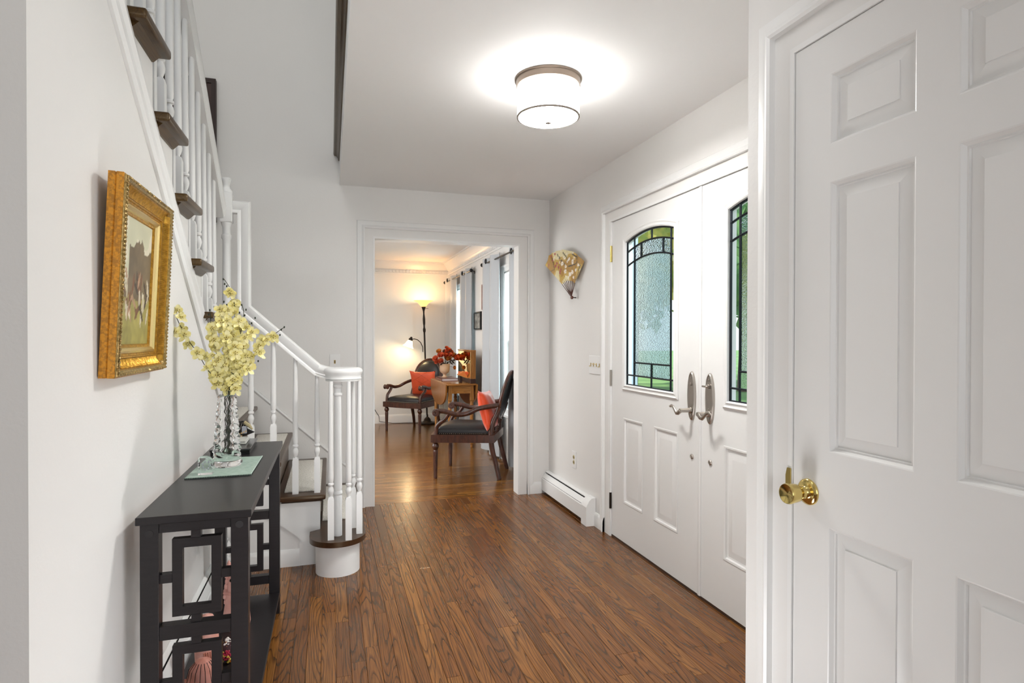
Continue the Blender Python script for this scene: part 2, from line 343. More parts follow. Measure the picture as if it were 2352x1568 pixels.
# upstairs landing edge with dark wood nosing over the hall ceiling
t = struct(thing('trim_landing_edge', loc=(XO, 3, ZC)), 'dark stained oak nosing along the landing edge above the ceiling')
B().sweep([(XO, 1.45, 2.642), (XO, YFAR-.002, 2.642)], [(0, 0), (.038, .005), (.044, .018), (.038, .031), (0, .036)], (0, 0, 1)).obj('nosing', TREADY, t)
B().sweep([(XO, 1.45, 2.612), (XO, YFAR-.002, 2.612)], [(0, 0), (.008, .0), (.012, .018), (.022, .03), (0, .03)], (0, 0, 1)).obj('cove_moulding', TREADY, t)
struct(B().box(XO, 1.3, 1.45, 4.61, ZC+.2, 2.676).obj('floor_upstairs', CEIL, smooth=0), 'upstairs floor edge')
# casings and baseboards
CAS = [(0, 0), (.0, .018), (.008, .022), (.016, .018), (.024, .013), (.040, .012), (.046, .010), (.054, .008), (.060, 0)]
def casing(name, path, nrm, prof=CAS, parent=None, label='white moulded door casing'):
    o = B().sweep(path, prof, nrm).obj(name, TRIM, parent, smooth=25); return struct(o, label) if parent is None else o
def side_ok(): pass
# far opening casing (outer edge = path, profile towards the opening)
casing('trim_1', [(.2517, YFAR, 0), (.2517, YFAR, 2.121), (1.5534, YFAR, 2.121), (1.5534, YFAR, 0)], (0, -1, 0), label='white moulded casing around the living room opening')
j = B().box(OPX0-.001, OPX0+.012, YFAR-.004, YFAR+.124, .0, OPZ-.014).box(OPX1-.012, OPX1+.001, YFAR-.004, YFAR+.124, 0, OPZ-.014).box(OPX0, OPX1, YFAR-.004, YFAR+.124, OPZ-.014, OPZ+.001)
struct(j.obj('trim_2', TRIM, smooth=0), 'white jamb lining of the living room opening')
casing('trim_3', [(XR, 3.568, 0), (XR, 3.568, 2.112), (XR, 1.47, 2.112)], (-1, 0, 0), label='white moulded casing around the front doors')
casing('trim_4', [(XC, 1.327, 0), (XC, 1.327, 2.104), (XC, .42, 2.104), (XC, .42, 0)], (-1, 0, 0), label='white moulded casing around the closet door')
struct(B().box(XC-.002, XC+.10, 1.256, 1.27, 0, 2.036).box(XC-.002, XC+.1, .478, 1.27, 2.036, 2.050).box(XC-.002, XC+.1, .478, .49, 0, 2.036).obj('trim_5', TRIM, smooth=0), 'closet door jamb')
struct(B().box(XR-.002, XR+.14, 3.484, 3.512, 0, 2.0455).box(XR-.002, XR+.14, 1.56, 3.512, 2.0455, 2.060).obj('trim_6', TRIM, smooth=0), 'white jamb lining of the front doors')
struct(B().box(XR+.01, XR+.16, 1.56, 3.49, -.004, .012).obj('trim_13', mat('threshold_dark', '3b2a20', .4), smooth=0), 'dark threshold under the front doors')
BASE = [(0, 0), (.014, 0), (.014, .068), (.010, .082), (.004, .094), (0, .094)]
def baseboard(name, path, flip=False, h=1, label='white baseboard'):
    s = -1 if flip else 1
    return struct(B().sweep(path, [(a*s, b*h) for a, b in BASE], (0, 0, 1)).obj(name, TRIM, smooth=25), label)
baseboard('baseboard_far', [(1.5534, YFAR, 0), (XR-.068, YFAR, 0)], True, label='short white baseboard between the opening and the heater')
baseboard('baseboard_right', [(XR, 3.72, 0), (XR, 3.568, 0)], True, label='white baseboard stub between heater and door casing')
baseboard('baseboard_living_far', [(-1.9, 9.02, 0), (XR, 9.02, 0)], True, 1.35, label='white baseboard of the living room far wall')
# living room crown moulding with dentils
CR = [(0, -.19), (.012, -.19), (.012, -.172), (.006, -.17), (.006, -.128), (.014, -.122), (.03, -.10), (.06, -.06), (.078, -.035), (.082, -.02), (.098, -.018), (.098, 0), (0, 0)]
struct(B().sweep([(-1.9, 9.02, ZC), (XR, 9.02, ZC), (XR, 4.735, ZC)], [(-a, b) for a, b in CR], (0, 0, 1)).obj('trim_7', TRIM, smooth=25), 'white crown moulding of the living room')
d0 = thing('trim_8', loc=(XR, 9, ZC)); struct(d0, 'dentil band of the crown moulding'); b = B()
x = .1
while x < XR-.03: b.box(x, x+.028, 8.992, 9.014, ZC-.168, ZC-.138); x += .05
y = 5.0
while y < 8.99: b.box(XR-.018, XR-.006, y, y+.030, ZC-.165, ZC-.14); y += .052
o = b.obj('dentil_band', TRIM, d0, smooth=0); o['kind'] = 'stuff'
# diagonal moulding on the left wall
def ext(p, q, k): return p+(q-p)*k
A0, A1 = onX(245, 0, XL), onX(417, 620, XL); B0, B1 = onX(277, 0, XL), onX(440, 620, XL)
m0 = (A0+B0)/2; m1 = (A1+B1)/2; dr = (m1-m0).normalized(); pw = abs((B0-A0).cross(dr).length)
hw = pw/2
s0 = m0-dr*.4; s1 = m0+dr*((m0.z-1.0)/-dr.z)
struct(B().sweep([s0, s1], [(-hw, 0), (-hw, .010), (-hw*.7, .016), (-hw*.25, .010), (hw*.1, .010), (hw*.4, .018), (hw, .012), (hw, 0)], (1, 0, 0)).obj('trim_9', TRIM, smooth=20), 'white diagonal moulding climbing the left wall under the stairs')
# skirt on far wall along the lower flight
P0 = onY(545, 858, YFAR); P1 = onY(836, 1098, YFAR)
struct(B().plate([(P0.x, P0.z), (P1.x, P1.z), (P1.x, 0), (-.1, 0), (P0.x-.1, .75)], [], YFAR-.014, YFAR, YF).obj('trim_10', WALL, smooth=0), 'skirt board along the lower flight')
struct(B().sweep([P0, P1], [(0, 0), (0, .02), (-.012, .022), (-.024, .014), (-.03, 0)], (0, -1, 0)).obj('trim_11', TRIM, smooth=25), 'cap moulding of the stair skirt board')
# ------------------------------------------------------------------ staircase
st = thing('staircase', 'white staircase with dark oak treads turning at a landing, left of the opening', 'staircase', (-.3, 3.6, 0))
NOS = .028
def slab_round(b, x0, x1, y0, y1, z1, th=.028): b.box(x0, x1, y0, y1, z1-th, z1, .009, 3)
# starting step with bulb end
cx, cy = .068, 3.40
def bulb(r, y_back, xs=.20, xl=-.135):
    pts = [(xs, y_back)]
    n = 22
    for k in range(n+1):
        a = math.radians(8-188*k/n); pts.append((.043+(r+.008)*math.cos(a)*1.02, 3.405+r*math.sin(a)*.98))
    pts.append((xl, 3.52)); pts.append((-.06, 3.53)); pts.append((-.06, y_back)); return pts
def bulb2(r, extra):
    c = (.04, 3.42); pts = [(.04+r, YFAR-.016)]
    for k in range(25):
        a = -math.pi*k/24; pts.append((c[0]+r*math.cos(a), c[1]+r*.98*math.sin(a)))
    pts += [(c[0]-r, 3.50), (-.052, 3.535), (-.052, YFAR-.016)]
    return pts
b = B().plate(bulb2(.118, 0), [], 0, RIS-.028, ZF); b.obj('riser', TRIM, st, smooth=50, label='white curved starting riser')
o = B().plate(bulb2(.150, 0), [], RIS-.029, RIS, ZF); 
bmesh.ops.bevel(o.bm, geom=[e for e in o.bm.edges if len(e.link_faces) == 2 and e.calc_face_angle(0) > 1.2 and abs(e.verts[0].co.z-e.verts[1].co.z) < 1e-5], offset=.010, segments=3, affect='EDGES', profile=.5)
o.obj('tread', TREAD, st, smooth=50, label='rounded dark oak starting tread')
XF0 = -.025
for k in range(2, 5):
    xf = XF0-(k-2)*RUN; z = RIS*k
    slab_round(bb := B(), xf-RUN-.03, xf, 3.515, YFAR-.016, z); bb.obj('tread', TREAD, st)
    B().sweep([(xf-RUN, 3.548, z-.042), (xf-.02, 3.548, z-.042)], [(0, 0), (-.012, .014), (-.018, .014), (0, .014)], (0, 0, 1)).obj('cove_moulding', TREAD, st)
    B().box(xf-.045, xf-.03, 3.56, YFAR-.016, z-RIS, z-.028).obj('riser', RISER, st, smooth=0)
xl_ = XF0-3*RUN
B().box(-1.75, xl_, 3.43, YFAR-.016, .967, .995, .009, 3).obj('landing', TREAD, st)
B().box(xl_-.04, xl_-.025, 3.56, YFAR-.016, .796, .967).obj('riser', RISER, st, smooth=0)
# stringer face of the lower flight, skirt board and little baseboard
pts = [(-.052, 0), (-.052, RIS*1), (-.052, RIS*2-.03)]
pts = [(-.055, 0), (-.055, RIS*2-.03), (XF0-.03-RUN, RIS*2-.03), (XF0-.03-RUN, RIS*3-.03), (XF0-.03-2*RUN, RIS*3-.03), (XF0-.03-2*RUN, RIS*4-.03), (-.80, RIS*4-.03), (-.80, .0)]
B().plate(pts, [], 3.55, 3.60, YF).obj('stringer', TRIM, st, smooth=0)
q0 = onY(688, 1236, 3.54); q1 = onY(648, 1208, 3.54); sl = (q1.z-q0.z)/(q1.x-q0.x)
pts = [(-.055, 0), (q0.x, 0), (q0.x, q0.z), (-.55, q0.z+sl*(-.55-q0.x)), (-.55, RIS*3-.04), (XF0-.03-2*RUN, RIS*3-.04), (XF0-.03-RUN-.01, RIS*3-.04), (XF0-.03-RUN-.01, RIS*2-.04), (-.055, RIS*2-.04)]
B().plate(pts, [], 3.538, 3.551, YF).obj('skirt_board', TRIM, st, smooth=0)
B().sweep([(-.55, 3.55, 0), (q0.x, 3.55, 0)], [(-a, b_) for a, b_ in BASE], (0, 0, 1)).obj('base_moulding', TRIM, st)
# upper flight
UZ = lambda k: .995+.206*k
UY = lambda k: 3.43-.248*(k-1)          # front of tread k
for k in range(1, 9):
    z = UZ(k); yf = UY(k)
    bb = B(); bb.box(-1.70, XL+.053, yf-.248-.03, yf, z-.030, z, .010, 3); bb.obj('tread', TREADY, st)
    B().sweep([(XL, yf-.248, z-.05), (XL, yf-.022, z-.05)], [(0, 0), (-.006, 0), (-.018, .012), (-.026, .020), (0, .020)], (0, 0, 1)).obj('cove_moulding', TREADY, st)
    B().box(-1.70, XL-.002, yf-.04, yf-.025, z-.206, z-.03).obj('riser', TRIM, st, smooth=0)
def baluster(hb, ht, sq=.0165):
    """square block hb high, then turned shaft up to ht"""
    b = B(); c = .006
    v0 = b._v([(-sq, -sq, 0), (sq, -sq, 0), (sq, sq, 0), (-sq, sq, 0)]); v1 = b._v([(-sq, -sq, hb), (sq, -sq, hb), (sq, sq, hb), (-sq, sq, hb)])
    t = sq*.72; v2 = b._v([(-t, -t, hb+.016), (t, -t, hb+.016), (t, t, hb+.016), (-t, t, hb+.016)])
    b.face(v0[::-1]); b.face(v2)
    for A_, D_ in ((v0, v1), (v1, v2)):
        for i in range(4): j_ = (i+1) % 4; b.face((A_[i], A_[j_], D_[j_], D_[i]))
    z = hb+.012
    prof = [(.0105, z), (.0085, z+.006), (.009, z+.010), (.0155, z+.030), (.0165, z+.040), (.0135, z+.052), (.0095, z+.060), (.0095, z+.064), (.0158, z+.068), (.0158, z+.076), (.012, z+.080), (.0118, z+.084), (.0150, z+.092), (.0155, z+.11), (.0135, z+.35), (.0115, ht-.06), (.0105, ht)]
    b.lathe(prof, seg=14); return b
sp = onX
for k in range(1, 9):
    for j_, dy in enumerate((.045, .169)):
        y = UY(k)-dy-.02
        if y < 1.45: continue
        zt = 2.052+(3.414-y)*.82; zb = UZ(k); hb = .17 + (0.10 if j_ == 1 else 0)
        baluster(hb, zt-zb+.01).obj('baluster', TRIM, st, loc=Vector((XL-.025, y, zb))-st.location)
RY = 3.585
def rail_under(x): return None
T0 = onY(575.7, 702, RY); T1 = onY(715.4, 820.2, RY); rs = (T1.z-T0.z)/(T1.x-T0.x)
for k, xx in enumerate((-.072, -.190, -.307, -.424, -.541)):
    tr = 2 if k < 2 else 3 if k < 4 else 4
    zt = T0.z+rs*(xx-T0.x)-.082
    if k == 0: zt = 1.065
    baluster(.19 + (.06 if k % 2 == 0 else 0)*0, zt-RIS*tr+.012).obj('baluster', TRIM, st, loc=Vector((xx, RY, RIS*tr))-st.location)
for xx, yy in ((.003, 3.336), (.095, 3.308), (.155, 3.401), (.126, 3.512)):
    baluster(.215, 1.055-RIS).obj('baluster', TRIM, st, loc=Vector((xx, yy, RIS))-st.location)
nw = [(.023, 0), (.023, .215), (.021, .225), (.026, .232), (.026, .242), (.021, .250), (.0225, .26), (.023, .27), (.0185, .765), (.0185, .77), (.024, .776), (.024, .784), (.0195, .79), (.0195, .815), (.022, .817), (.025, .824), (.025, .832), (.021, .838), (.024, .842), (.024, .87)]
B().lathe(nw, seg=20).obj('newel', TRIM, st, loc=Vector((.040, 3.395, RIS))-st.location, label='round turned newel under the volute')
# handrail with volute
RP = [(-.020, 0), (-.020, .010), (-.024, .014), (-.022, .022), (-.030, .036), (-.033, .048), (-.029, .060), (-.016, .068), (0, .070), (.016, .068), (.029, .060), (.033, .048), (.030, .036), (.022, .022), (.024, .014), (.020, .010), (.020, 0)]
gx = onY(558, 715, RY).x; zt0 = T0.z
path = []
xe = onY(722, 826, RY).x
path += [(xe-.004, RY, T0.z+rs*(xe-.004-T0.x)-.088), (xe, RY, T0.z+rs*(xe-T0.x)-.088)]
zr = 1.052
import itertools
pe = Vector(path[-1]); pv = Vector((.02, RY-.02, zr))
for q in range(1, 9):
    s_ = q/8; x_ = pe.x+(pv.x-pe.x)*s_; h0 = pe.z+rs*(x_-pe.x); path.append((x_, RY-.03*s_**2, zr+(pe.z-zr)*(1-s_)**1.9))
b = B().rail3(path, RP, side=(0, 1, 0)); b.obj('handrail', TRIM, st, smooth=40)
vc = (.070, 3.425)
B().lathe([(.0, 0), (.094, 0), (.096, .006), (.092, .009), (.099, .013), (.095, .020), (.097, .034), (.104, .046), (.105, .056), (.100, .066), (.088, .072), (.06, .073), (0.0, .074)], c=(vc[0], vc[1], zr), seg=40, cap=False).obj('volute', TRIM, st, smooth=40)
# gooseneck up to the landing newel
gz = onY(558, 463, RY).z; nx = onY(526, 600, RY).x
RPv = [(-.024, 0), (-.024, .010), (-.018, .018), (-.030, .040), (-.030, .058), (-.02, .066), (0, .068), (.02, .066), (.030, .058), (.030, .040), (.018, .018), (.024, .010), (.024, 0)]
Vc = lambda x_, z_: (x_, RY, z_)
gr = onY(577, 600, RY).x; gl = gr-.068
b = B(); prof = RPv
b.sweep([Vc(nx, gz-.068), Vc(gl, gz-.068), Vc(gl, T0.z+rs*(gl-T0.x)-.088), Vc(xe+.004, T0.z+rs*(xe+.004-T0.x)-.088)], [(b_, a) for a, b_ in RPv], (0, -1, 0)); b.obj('gooseneck', TRIM, st, smooth=40)
# landing newel
nb = .034; nx -= .012
b = B().box(nx-nb, nx+nb, RY-nb, RY+nb, .995, 1.36, .004).lathe([(.026, 1.36), (.020, 1.375), (.022, 1.39), (.026, 1.42), (.023, 1.46), (.0205, 1.80), (.021, 1.83), (.027, 1.84), (.027, 1.855), (.021, 1.862), (.0215, 1.90), (.027, 1.915), (.029, 1.925)], c=(nx, RY, 0), seg=20)
b.box(nx-nb*.95, nx+nb*.95, RY-nb*.95, RY+nb*.95, 1.925, 2.09, .004).lathe([(.032, 2.09), (.03, 2.10), (.019, 2.115), (.016, 2.13), (.021, 2.145), (.027, 2.16), (.025, 2.17), (.0, 2.176)], c=(nx, RY, 0), seg=20)
b.obj('newel_post', TRIM, st, label='square and turned landing newel with button cap')
# upper handrail
uy0 = RY-.04; b = B().rail3([(XL-.025, uy0, 2.052+(3.414-uy0)*.82), (XL-.025, 1.46, 2.052+(3.414-1.46)*.82)], RP, side=(1, 0, 0)); b.obj('handrail', TRIM, st, smooth=40)
# stair rugs, one on each tread
def rug(x0, x1, y0, y1, z, lab):
    b = B().box(x0, x1, y0, y1, z, z+.009, .004, 2); o = b.obj('stair_rug', CARPET); recenter(o); tag(o, lab, 'rug', 'white rugs on the stair treads'); return o
rug(-.045, .155, 3.68, 4.50, RIS, 'white tufted rug on the rounded starting tread behind the newel')
rug(XF0-RUN+.01, XF0-.028, 3.615, 4.50, RIS*2, 'white tufted rug on the second tread above the starting step')
rug(XF0-2*RUN+.01, XF0-RUN-.028, 3.615, 4.50, RIS*3, 'white tufted rug on the third tread, beside the console top')
rug(XF0-3*RUN+.01, XF0-2*RUN-.028, 3.615, 4.50, RIS*4, 'white tufted rug on the highest visible tread behind the vase')
# dark picture upstairs
t = thing('wall_picture', 'dark brown framed panel on the stairwell wall behind the upper balusters', 'picture', (-1.0, YFAR-.02, 2.1))
B().box(-1.28, -.765, YFAR-.03, YFAR-.004, 2.1, 3.10, .004).obj('panel', mat('dark_walnut', '3c2620', .5, var=.3), t)
B().sweep([(-1.28, YFAR-.03, 2.1), (-.765, YFAR-.03, 2.1), (-.765, YFAR-.03, 3.10), (-1.28, YFAR-.03, 3.10)], [(0, 0), (0, .012), (.03, .008), (.03, 0)], (0, -1, 0), closed=True).obj('frame', mat('dark_walnut2', '2d1b16', .4), t)
# ------------------------------------------------------------------ doors
def raised_panel(b, y0, y1, z0, z1, X, prof=None, f=XF, sgn=1):
    """concentric rings from an opening edge inwards; depth along +X (into the door)"""
    prof = prof or [(0, 0), (.006, .004), (.014, .005), (.018, .011), (.024, .011), (.050, .004), (.054, .004)]
    rings = []
    for ins, dp in prof: rings.append(b._v([f(u, v, X+sgn*dp) for u, v in rect(y0+ins, y1-ins, z0+ins, z1-ins)]))
    for a, c in zip(rings, rings[1:]):
        for i in range(4): j_ = (i+1) % 4; b.face((a[i], a[j_], c[j_], c[i]))
    b.face(rings[-1]); return b
def arch(y0, y1, z0, zs, rise, n=14, ins=0):
    """rect with segmental top, ccw from bottom-left (y0 low)"""
    y0 += ins; y1 -= ins; z0 += ins; w_ = y1-y0; pts = [(y0, z0), (y1, z0)]
    for k in range(n+1):
        t_ = k/n; y_ = y1-w_*t_; pts.append((y_, zs-ins*.9+rise*(1-(2*t_-1)**2)))
    return pts
def front_leaf(idx, ya, yb, mirror):
    """ya > yb in Y; hinge at ya unless mirror"""
    X = XR+.010; W_ = ya-yb
    D = struct(thing('door_%d' % idx, loc=(X, (ya+yb)/2, 0)), ['', 'left leaf of the white front double door, hinged by the heater', 'right leaf of the white front double door, cut by the closet wall'][idx])
    U = (lambda d: ya-d) if not mirror else (lambda d: yb+d)      # distance from hinge edge
    lo = lambda a, b_: (min(U(a), U(b_)), max(U(a), U(b_)))
    g0, g1 = lo(.190, .735)                 # glass opening (moulding inner)
    o0, o1 = lo(.162, .762)
    gz0, gzs, rise = 1.000, 1.885, .042
    p1 = lo(.165, .395); p2 = lo(.530, .762)
    pz0, pz1 = .262, .790
    b = B(); hole = arch(g0, g1, gz0, gzs, rise)
    b.plate(rect(yb+.0015, ya-.0015, .014, 2.043), [hole, rect(p1[0], p1[1], pz0, pz1), rect(p2[0], p2[1], pz0, pz1)], X, X+.040, XF)
    b.obj('leaf', DOORW, D, smooth=0)
    for p in (p1, p2):
        raised_panel(B(), p[0], p[1], pz0, pz1, X, [(-.004, -.0015), (.0, -.003), (.008, -.001), (.012, .008), (.020, .009), (.052, .0015), (.056, .0015)]).obj('panel', DOORW, D, smooth=20)
    # glass moulding
    mp = [(-.034, 0), (-.034, .006), (-.026, .012), (-.018, .008), (-.010, .008), (-.004, .014), (.002, .010), (.003, -.004), (-.002, -.004), (-.002, 0)]
    mp = [(-a, b_) for a, b_ in mp]
    pth = [Vector(XF(u, v, X)) for u, v in arch(g0, g1, gz0, gzs, rise)]
    B().sweep(pth, mp, (-1, 0, 0), closed=True).obj('glass_moulding', DOORW, D, smooth=25)
    # panes between cames; local axis from the hinge side
    GX = X+.006; W2 = g1-g0
    def zt(u, dz=0): t_ = (u-g0)/W2; return gzs+rise*(1-(2*t_-1)**2)-dz
    c1, c2 = g0+.088*1.0, g1-.055
    if not mirror: c1, c2 = g0+.052, g1-.092
    if mirror: c1, c2 = g0+.052, g1-.070
    mid = (c1+c2)/2; r1, r2 = 1.064, 1.143; bt, at = .150, .066   # big top below arch, band top below arch
    cells = []
    def cell(u0, u1, zb, zt_, m): cells.append((u0, u1, zb, zt_, m))
    cst = lambda z: (lambda u: z)
    dn = lambda d: (lambda u: zt(u, d))
    for (u0, u1) in ((g0, c1), (c2, g1)):
        cell(u0, u1, cst(gz0), cst(r1), PANEC); cell(u0, u1, cst(r1), dn(bt), PANEC); cell(u0, u1, dn(bt), dn(at), PANEC); cell(u0, u1, dn(at), dn(0), PANEC)
    for (u0, u1) in ((c1, mid), (mid, c2)):
        cell(u0, u1, cst(gz0), cst(r1), PANEC); cell(u0, u1, cst(r1), cst(r2), PANET); cell(u0, u1, dn(at), dn(0), PANEC)
    cell(c1, c2, cst(r2), dn(bt), PANET)
    qa, qb = c1+(c2-c1)*.2, c2-(c2-c1)*.2
    for (u0, u1) in ((c1, qa), (qa, qb), (qb, c2)): cell(u0, u1, dn(bt), dn(at), PANEH)
    for (u0, u1, fb, ft, m) in cells:
        n = 8; low = [(u0+(u1-u0)*k/n, fb(u0+(u1-u0)*k/n)) for k in range(n+1)]; hi = [(u1-(u1-u0)*k/n, ft(u1-(u1-u0)*k/n)) for k in range(n+1)]
        bb = B(); bb.face(bb._v([XF(u, v, GX) for u, v in low+hi])); bb.obj('pane', m, D, smooth=0)
    def came(pts, w_=.009): B().sweep([XF(u, v, GX) for u, v in pts], [(-w_/2, -.004), (-w_/2, .003), (0, .006), (w_/2, .003), (w_/2, -.004)], (-1, 0, 0)).obj('leading', CAME, D)
    arcp = lambda d: [(g0+W2*k/12, zt(g0+W2*k/12, d)) for k in range(13)]
    came(arcp(bt)); came(arcp(at)); came(arcp(.006), .012)
    came([(c1, gz0), (c1, zt(c1))]); came([(c2, gz0), (c2, zt(c2))])
    came([(g0, r1), (g1, r1)]); came([(c1, r2), (c2, r2)]); came([(mid, gz0), (mid, r2)]); came([(mid, zt(mid, at)), (mid, zt(mid))])
    for q in (qa, qb): came([(q, zt(q, bt)), (q, zt(q, at))])
    came([(g0+.004, gz0), (g0+.004, zt(g0))], .012); came([(g1-.004, gz0), (g1-.004, zt(g1))], .012); came([(g0, gz0+.004), (g1, gz0+.004)], .010)
    # lever handle set
    hy = 2.588 if not mirror else 2.438
    pl = B(); n = 28; rings = []
    for (sc_, dx) in ((1, 0), (1, .006), (.90, .012), (.78, .013), (.74, .010)):
        rings.append(pl._v([(X-dx, hy+.033*sc_*math.cos(2*math.pi*k/n), 1.000+.124*(1-(1-sc_)*.35)*math.sin(2*math.pi*k/n)*(1)) for k in range(n)]))
    for a, c in zip(rings, rings[1:]):
        for k in range(n): pl.face((a[k], a[(k+1) % n], c[(k+1) % n], c[k]))
    pl.face(rings[-1]); E = pl.obj('escutcheon', NICKEL, D, smooth=50)
    d = 1 if not mirror else -1
    RXm = Matrix.Rotation(R(-90), 4, 'Y').to_3x3()
    lv = B().lathe([(.016, 0), (.016, .006), (.011, .010), (.010, .05), (.012, .058), (.010, .064)], c=(X-.012, hy, .928), seg=16, rot=RXm)
    lv.tube([(X-.070, hy, .928), (X-.072, hy+.018*d, .914), (X-.072, hy+.034*d, .912), (X-.071, hy+.050*d, .926), (X-.070, hy+.066*d, .940), (X-.070, hy+.082*d, .944), (X-.070, hy+.098*d, .938)], [.011, .011, .010, .009, .009, .008, .005], 10, flat=.7)
    lo_ = lv.obj('lever', NICKEL, E, world=False, loc=(0, 0, 0))
    if mirror:
        B().lathe([(.011, 0), (.011, .008), (.005, .010), (.005, .018)], c=(X-.012, hy, 1.060), seg=14, rot=RXm).box(X-.040, X-.028, hy-.020, hy+.020, 1.056, 1.065, .003).obj('thumb_turn', NICKEL, E, world=False, loc=(0, 0, 0))
    else:
        B().lathe([(.008, 0), (.008, .003), (.004, .004), (.0, .004)], c=(X-.012, hy, 1.060), seg=14, rot=RXm).obj('lock_plug', NICKEL, E, world=False, loc=(0, 0, 0))
    for zz in (1.092, .95, .905): B().lathe([(.004, 0), (.003, .002), (0, .0025)], c=(X-.012, hy, zz), seg=8, rot=RXm).obj('screw', NICKEL, E, world=False, loc=(0, 0, 0))
    B().lathe([(.013, 0), (.013, .004), (.009, .008), (.007, .008), (.006, .005), (0, .005)], c=(X, hy, .692), seg=18, rot=RXm).obj('deadbolt_cover', NICKEL, D)
    if not mirror:
        for zz, m in ((1.838, SATB), (1.032, NICKEL), (.232, BRONZE)):
            B().box(X-.008, X-.001, ya-.002, ya+.016, zz-.052, zz+.052, .001).lathe([(.0055, -.052), (.0055, .052)], c=(X-.010, ya+.004, zz), seg=10).obj('hinge', m, D)
    return D
front_leaf(1, 3.482, 2.526, False)
front_leaf(2, 2.520, 1.570, True)
struct(B().sweep([(XR+.012, 2.523, .014), (XR+.012, 2.523, 2.043)], [(-.012, 0), (-.012, .006), (-.003, .010), (.012, .006), (.012, 0)], (-1, 0, 0)).obj('trim_12', DOORW, smooth=25), 'astragal strip between the front doors')
# closet door
D = struct(thing('door_3', loc=(XC, .88, 0)), 'white six panel closet door with brass knob at the right edge of the view')
c1 = (.923, 1.142); c2 = (.615, .836); rows = ((1.764, 1.934), (1.018, 1.673), (.24, .836))
b = B(); b.plate(rect(.492, 1.2545, .012, 2.034), [rect(c[0], c[1], r_[0], r_[1]) for c in (c1, c2) for r_ in rows], XC+.003, XC+.038, XF); b.obj('leaf', DOORW, D, smooth=0)
for c in (c1, c2):
    for r_ in rows:
        raised_panel(B(), c[0], c[1], r_[0], r_[1], XC+.003, [(0, 0), (.003, .001), (.009, .010), (.013, .0095), (.0145, .014), (.017, .014), (.043, .0085), (.0435, .0055), (.047, .0055)]).obj('panel', DOORW, D, smooth=15)
RXm = Matrix.Rotation(R(-90), 4, 'Y').to_3x3()
kp = onX(1857, 1129, XC+.003)
k_ = B().lathe([(.033, 0), (.033, .003), (.031, .006), (.024, .009), (.018, .010), (.0135, .014), (.012, .018), (.012, .024)], c=kp, seg=36, rot=RXm).obj('rosette', BRASS, D, smooth=40)
B().lathe([(.011, .024), (.016, .030), (.022, .036), (.0235, .044), (.0255, .060), (.026, .066), (.024, .070), (.021, .0695), (.012, .067), (0, .066)], c=kp, seg=36, rot=RXm, cap=False).obj('knob', BRASS, D, smooth=40)
B().plate([(1.257, .955), (1.269, .955), (1.274, .935), (1.274, .885), (1.269, .865), (1.257, .865)], [], XC-.006, XC-.003, XF).obj('strike_plate', SATB, D)
# ------------------------------------------------------------------ heaters, switches, outlets
def heater(name, x_wall, s, y0, y1, dep, h, label, capend=None):
    """s: +1 heater grows to +X from the wall"""
    t = thing(name, label, 'heater', (x_wall+s*dep/2, (y0+y1)/2, 0))
    sx = lambda d: x_wall+s*d
    def pr(pts, nm, m=TRIM, a=y0, b_=y1): return B().plate([(sx(u), v) for u, v in pts], [], a, b_, lambda u, v, w_: (u, w_, v)).obj(nm, m, t, smooth=25)
    pr([(.001, .02), (.005, .02), (.005, h-.006), (dep*.45, h-.012), (dep*.45, h-.008), (.005, h), (.001, h)], 'back_plate')
    pr([(.006, .03), (dep*.72, .03), (dep*.72, h-.045), (.006, h-.03)], 'fin_core', mat('heater_dark', '161616', .8))
    pr([(dep*.50, h-.020), (dep*.53, h-.020), (dep*.90, h-.052), (dep*.88, h-.056)], 'damper')
    pr([(dep-.004, .028), (dep, .028), (dep, h-.062), (dep-.008, h-.058), (dep-.010, h-.062), (dep-.004, h-.066)], 'front_panel')
    if capend:
        a, b_ = capend
        pr([(.002, .0), (dep+.006, .0), (dep+.006, h-.055), (dep*.75, h-.012), (dep*.45, h+.004), (.002, h+.006)], 'end_cap', a=a, b_=b_)
    return t
heater('baseboard_heater', XR, -1, 3.79, 4.61, .066, .185, 'white baseboard heater with an end cap beside the front doors', (3.70, 3.79))
heater('baseboard_heater', XL, 1, 1.50, 3.53, .038, .205, 'long white baseboard heater behind the black console on the left wall')
p = [onX(1354, 817, XR), onX(1386, 860, XR)]
t = thing('light_switch', 'white four gang switch plate beside the front door casing', 'switch', (XR, 3.70, 1.10))
B().box(XR-.006, XR-.0005, 3.600, 3.808, 1.042, 1.168, .002).obj('plate', TRIM, t)
for k in range(4):
    yy = 3.775-.046*k; B().box(XR-.008, XR-.006, yy-.005, yy+.005, 1.094, 1.118).obj('slot', mat('brass_slot', 'a08850', .4, .4), t)
    dz = -.010 if k in (0, 3) else .006
    B().box(XR-.020, XR-.007, yy-.003, yy+.003, 1.103+dz, 1.109+dz, .001).obj('toggle', mat('ivory_toggle', 'cbb98c', .4), t)
t = thing('outlet', 'white duplex outlet above the baseboard heater', 'outlet', (XR, 4.07, .38))
B().box(XR-.006, XR-.0005, 4.035, 4.112, .318, .444, .002).obj('plate', TRIM, t)
for zz in (.362, .400):
    B().lathe([(.016, 0), (.015, .002), (0, .002)], c=(XR-.006, 4.073, zz), seg=16, rot=RXm).obj('receptacle', mat('ivory_socket', 'b5a77a', .4), t)
    B().box(XR-.0095, XR-.008, 4.066, 4.068, zz-.005, zz+.006).box(XR-.0095, XR-.008, 4.077, 4.079, zz-.005, zz+.006).obj('slot', mat('slot_dark', '302818', .6), t)
p = onY(769, 829, YFAR)
t = thing('light_switch', 'white single switch plate on the far wall above the stair volute', 'switch', (p.x, YFAR, p.z))
